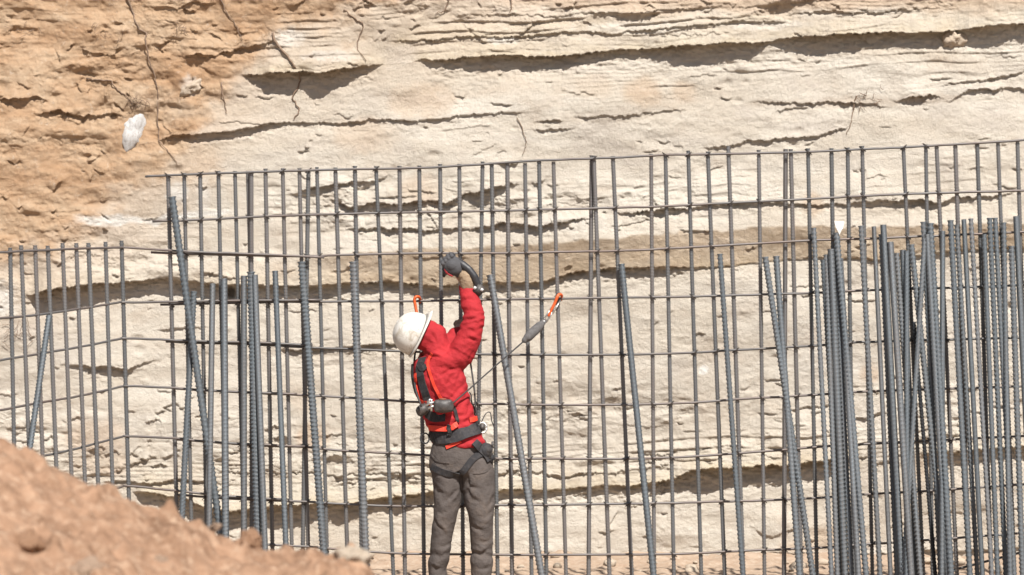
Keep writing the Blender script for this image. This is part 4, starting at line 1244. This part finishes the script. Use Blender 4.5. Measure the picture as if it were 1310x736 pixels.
# --- right glove closed round the tool handle, with khaki cuff
bm = bmesh.new()
limb(bm, [W(599.5, 369, 0.055), W(598.5, 361, 0.05), W(597, 353, 0.05), W(593, 347, 0.06)], [0.050, 0.054, 0.054, 0.044])
cuff = fused('glove_cuff', bm, 0.006, M_CUFF, person, 3, lambda c_, n_: 0.005 * fbm(c_[:, 0] * 50, c_[:, 2] * 60 + c_[:, 1] * 30, 3, 1))
bm = bmesh.new()
palm = W(579, 340, 0.035)
px_ = Vector((-0.62, 0.15, 0.77)).normalized()     # along the back of the hand, towards the knuckles
sx_ = Vector((0.72, -0.10, 0.68)); sx_ = (sx_ - px_ * sx_.dot(px_)).normalized()   # across the knuckles
nx_ = px_.cross(sx_)
if nx_.y > 0: nx_ = -nx_
ball(bm, palm, (px_ * 0.070, sx_ * 0.060, nx_ * 0.038))
limb(bm, [W(592, 350, 0.07), palm], [0.042, 0.046])
for k, (off, ln) in enumerate([(0.036, 0.9), (0.012, 1.0), (-0.013, 0.95), (-0.036, 0.78)]):   # four curled fingers
    kn = palm + px_ * 0.042 + sx_ * off + nx_ * 0.004
    p1 = kn + (px_ * 0.030 - nx_ * 0.020) * ln
    p2 = p1 + (-px_ * 0.010 - nx_ * 0.030) * ln
    p3 = p2 + (-px_ * 0.026 - nx_ * 0.004) * ln
    limb(bm, [kn, p1, p2, p3], [0.0135, 0.0125, 0.0115, 0.0105])
th0 = palm - px_ * 0.022 - sx_ * 0.040                                                          # thumb from the side of the palm
limb(bm, [th0, th0 - sx_ * 0.024 + px_ * 0.018 - nx_ * 0.012, th0 - sx_ * 0.022 + px_ * 0.046 - nx_ * 0.030], [0.0155, 0.014, 0.012])
for off in (0.036, 0.012, -0.013, -0.036):
    sphere(bm, palm + px_ * 0.046 + sx_ * off + nx_ * 0.020, 0.016)
glove = fused('glove', bm, 0.0036, M_GLOVE, person, 1)
glove['label'] = 'dark grey right work glove with red trim'
bm = bmesh.new()
limb(bm, [palm - sx_ * 0.050 + px_ * 0.012 + nx_ * 0.010, palm - sx_ * 0.052 - px_ * 0.012 + nx_ * 0.010], [0.009, 0.012])
limb(bm, [palm - sx_ * 0.050 - px_ * 0.030 + nx_ * 0.012, palm - sx_ * 0.042 - px_ * 0.050 + nx_ * 0.010], [0.009, 0.007])
fused('trim', bm, 0.004, M_GRED, glove, 2)
# left hand on an upright, half hidden by the raised arm
bm = bmesh.new()
lp = W(588, 417, 0.215)
ball(bm, lp, (Vector((0.030, 0, 0)), Vector((0, 0.022, 0)), Vector((0, 0, 0.045))))
limb(bm, [W(584, 429, 0.18), lp], [0.030, 0.030])
for k in range(4):
    a0 = lp + Vector((0.012, 0.01, 0.034 - 0.022 * k))
    limb(bm, [a0, a0 + Vector((0.016, 0.025, 0.002)), a0 + Vector((0.004, 0.046, 0.0)), a0 + Vector((-0.016, 0.048, -0.002))], [0.0115, 0.011, 0.0105, 0.0095])
limb(bm, [lp + Vector((-0.018, 0, -0.01)), lp + Vector((-0.030, 0.018, 0.012)), lp + Vector((-0.022, 0.040, 0.026))], [0.013, 0.012, 0.011])
lg = fused('glove', bm, 0.0045, M_CUFF, person, 3)
lg['label'] = 'khaki left work glove gripping an upright'

# --- harness
harness = strap('harness', [(541, 458), (537, 472), (540, 488), (545, 505), (551, 520)], 0.055, M_BLACK, person, 0.006)
harness['label'] = 'black and orange fall arrest harness'
for pts, wd, mt in [([(553, 452), (548, 466), (552, 482), (558, 498), (566, 512)], 0.018, M_ORANGE), ([(533, 478), (533, 492), (537, 508), (543, 524)], 0.022, M_ORANGE),
                    ([(529, 466), (529, 484), (533, 502)], 0.030, M_BLACK), ([(537, 512), (548, 516), (560, 514)], 0.026, M_ORANGE), ([(603, 500), (606, 515), (608, 530), (610, 545)], 0.022, M_BLACK),
                    ([(546, 528), (556, 534), (570, 534)], 0.06, M_BLACK), ([(575, 512), (582, 524), (586, 540)], 0.020, M_BLACK), ([(536, 466), (541, 472), (546, 468)], 0.034, M_BLACK)]:
    strap('strap', pts, wd, mt, harness, 0.005, 0.006)
belt = strap('belt', [(549, 557), (560, 560), (575, 560), (590, 556), (604, 551), (615, 547)], 0.075, M_BLACK, person, 0.012, 0.002)
strap('orange_panel', [(551, 546), (562, 549), (575, 549), (586, 544)], 0.034, M_ORANGE, belt, 0.012, 0.010)
strap('orange_panel', [(600, 538), (606, 536), (611, 535)], 0.030, M_ORANGE, belt, 0.010, 0.006)
strap('belt_loop', [(575, 543), (576, 550), (577, 558)], 0.024, M_BLACK, belt, 0.010, 0.020)
strap('orange_panel', [(571, 573), (580, 569), (590, 565)], 0.022, M_ORANGE, belt, 0.006, 0.004)
strap('leg_strap_and_shade', [(619, 578), (606, 586), (597, 597), (590, 606)], 0.040, M_BLACK, belt, 0.006, 0.004)
strap('leg_strap_and_shade', [(553, 597), (562, 602), (575, 606), (589, 607)], 0.040, M_BLACK, belt, 0.006, 0.004)  # black strap added to stand in for the dark shade under the left buttock
strap('back_strap', [(606, 566), (612, 572), (620, 580), (625, 590)], 0.055, M_BLACK, belt, 0.010, 0.004)
def ring_part(name, px, py, rpx, dy, tr, mat, parent, tilt=0.3):
    bm = bmesh.new()
    c = W(px, py, dy)
    pts = [c + Vector((rpx * PX * 0.85 * math.cos(a), 0.3 * rpx * PX * math.sin(a + tilt), rpx * PX * math.sin(a))) for a in [2 * math.pi * k / 20 for k in range(21)]]
    tube(bm, pts, tr, 7)
    return mesh_obj(name, bm, mat, parent)
ring_part('d_ring', 543.5, 561, 6.5, -0.06, 0.0055, M_BLACK, belt)
ring_part('d_ring', 617, 547.5, 6.5, -0.02, 0.006, M_SILVER, belt)
bm = bmesh.new()
box(bm, W(617, 547, -0.01), Vector((0.018, 0, 0)), Vector((0, 0.02, 0)), Vector((0, 0, 0.022)), 0.006)
mesh_obj('buckle', bm, M_BOX, belt)
# tool pouch on the right hip
bm = bmesh.new()
ball(bm, W(620, 577, -0.05), (Vector((0.048, 0, -0.02)), Vector((0, 0.05, 0)), Vector((0.02, 0, 0.05))))
ball(bm, W(627, 585, -0.03), (Vector((0.028, 0, -0.01)), Vector((0, 0.04, 0)), Vector((0, 0, 0.04))))
pouch = fused('tool_pouch', bm, 0.006, M_BLACK, belt, 2, lambda c_, n_: 0.006 * fbm(c_[:, 0] * 40, c_[:, 2] * 40, 3, 2))
bm = bmesh.new()
limb(bm, [W(626, 585, -0.07), W(630, 573, -0.06), W(630, 566, -0.06)], [0.009, 0.008, 0.007])
mesh_obj('pouch_tool', bm, M_BOX, pouch)
# two retractor boxes joined by a steel connector on the back
def retractor(px, py, ux, uz, dy):
    bm = bmesh.new()
    c, n_ = surf(px, py, 0.0)
    c = c + Vector((0, -0.045, 0))
    ball(bm, c, (ux, Vector((0, 0.045, 0)), uz), 24, 14)
    box(bm, c, ux * 0.92, Vector((0, 0.036, 0)), uz * 0.85, 0.010)
    return fused('retractor', bm, 0.005, M_BOX, harness, 4)
r1 = retractor(567.5, 519, Vector((0.066, 0, 0.002)), Vector((-0.004, 0, 0.046)), 0)
r2 = retractor(541, 524, Vector((0.040, 0, 0.022)), Vector((-0.016, 0, 0.034)), 0)
bm = bmesh.new()
for k, (a, c_) in enumerate([((545, 519), (555, 515)), ((548, 523), (556, 520)), ((552, 511), (552, 526)), ((547, 516), (551, 511))]):
    tube(bm, catmull([W(*a, -0.165), W((a[0] + c_[0]) / 2, (a[1] + c_[1]) / 2 - 1, -0.172), W(*c_, -0.165)], 4), 0.0085, 8)
mesh_obj('connector', bm, M_SILVER, harness)
bm = bmesh.new()
box(bm, W(566, 511, -0.165), Vector((0.022, 0, 0)), Vector((0, 0.018, 0)), Vector((0, 0, 0.006)), 0.002)
mesh_obj('cap', bm, simple('rusty_cap', (0.19, 0.06, 0.03), 0.7), r1)

# --- tool in the right hand: curved shell, nose, battery
tool = empty('tying_tool', W(600, 350, 0.05), 'black battery rebar tying tool held in the raised glove', 'tool')
bm = bmesh.new()
limb(bm, [W(584, 334, 0.05), W(592, 339, 0.03), W(600, 345, 0.015), W(607, 354, 0.01), W(611, 364, 0.015)], [0.026, 0.026, 0.024, 0.024, 0.023])
fused('housing', bm, 0.005, M_TOOL, tool, 4)
bm = bmesh.new()
ax = (W(618, 374, 0.02) - W(607, 366, 0.02)).normalized()
bx_ = Vector((0, 1, 0)); cz = ax.cross(bx_).normalized()
box(bm, W(612.5, 371, 0.02), ax * 0.030, bx_ * 0.028, cz * 0.034, 0.006)
bat = mesh_obj('battery', bm, M_BOX, tool)
for q in ((607.5, 368.5), (616.5, 371)):
    bm = bmesh.new()
    box(bm, W(*q, -0.010), ax * 0.009, bx_ * 0.003, cz * 0.010, 0.001)
    mesh_obj('sticker', bm, simple('pale_sticker', (0.5, 0.5, 0.5), 0.6) if 'pale_sticker' not in bpy.data.materials else bpy.data.materials['pale_sticker'], bat)
bm = bmesh.new()
limb(bm, [W(578, 328, 0.07), W(570, 341, 0.10), W(568, 353, 0.15)], [0.026, 0.022, 0.012])
fused('nose', bm, 0.005, M_TOOL, tool, 3)

# --- lanyards
lan = empty('lanyard', W(590, 507, -0.13), 'black lanyard with grey shock pack stretched from the back to an orange hook', 'lanyard')
bm = bmesh.new()
tube(bm, catmull([W(574, 520, -0.17), W(590, 507, -0.14), W(625, 476, -0.06), W(672, 435, 0.12)], 6), 0.0048, 7)
mesh_obj('cable', bm, M_CABLE, lan)
bm = bmesh.new()
a, b_ = W(671, 435.5, 0.12), W(694, 414, 0.17)
limb(bm, [a, a.lerp(b_, 0.2), a.lerp(b_, 0.8), b_], [0.018, 0.030, 0.029, 0.019])
sleeve = fused('shock_pack', bm, 0.005, M_SLEEVE, lan, 3, lambda c_, n_: 0.004 * fbm(c_[:, 0] * 40, c_[:, 2] * 40, 3, 2))
HY = 0.215
bm = bmesh.new()
tube(bm, [W(693, 414.5, 0.17), W(698, 410, 0.19)], 0.016, 8)
for sft in (-2.4, 2.4):
    tube(bm, [W(697 + sft * 0.8, 411 + sft * 0.6, 0.19), W(703 + sft * 0.7, 402 + sft * 0.5, 0.20), W(707 + sft * 0.5, 394.5 + sft * 0.4, HY)], 0.0055, 8)
mesh_obj('swivel', bm, M_SILVER, lan)
bm = bmesh.new()
tube(bm, catmull([W(701.5, 405, 0.19), W(705.5, 396.5, 0.195), W(710, 387.5, 0.20), W(713, 380, 0.20), W(716, 376.8, 0.215), W(718.6, 378.5, 0.235), W(718, 384, 0.265)], 5), [0.0075 + 0.003 * math.sin(i / 30 * math.pi) for i in range(31)], 8)
hk = mesh_obj('snap_hook', bm, M_HOOK, lan)
bm = bmesh.new()
tube(bm, [W(707, 401, 0.21), W(712, 393, 0.225), W(717, 384, 0.24)], 0.0055, 8)
mesh_obj('gate', bm, M_SILVER, hk)
lan2 = empty('lanyard', W(534, 395, 0.15), 'second lanyard hooked over the cage above the white helmet with an orange hook', 'lanyard')
bm = bmesh.new()
tube(bm, catmull([W(533.5, 402, 0.19), W(531.5, 392, 0.20), W(530.2, 384, 0.20), W(532, 380.2, 0.20), W(535.5, 380, 0.215), W(537.5, 383, 0.245), W(537, 388, 0.265)], 5), 0.0095, 8)
hk2 = mesh_obj('snap_hook', bm, M_HOOK, lan2)
bm = bmesh.new()
tube(bm, catmull([W(533.5, 400, 0.19), W(535, 425, 0.17), W(530, 462, 0.10), W(531, 495, -0.06), W(539, 520, -0.15)], 5), 0.0065, 7)
mesh_obj('cable', bm, M_CABLE, lan2)
# loose safety cord down the right side of the shirt
bm = bmesh.new()
tube(bm, catmull([W(601, 458, 0.06), W(604, 478, 0.02), W(607, 500, -0.02), W(609, 525, -0.04), W(613, 543, -0.05)], 5), 0.006, 7)
mesh_obj('side_cord', bm, M_CABLE, harness)
bm = bmesh.new()
tube(bm, catmull([W(614, 545, 0.0), W(621, 530, 0.03), W(627, 528, 0.05), W(629, 538, 0.05), W(631.5, 545, 0.05)], 5), 0.0035, 6)
mesh_obj('tool_cord', bm, M_CABLE, belt)
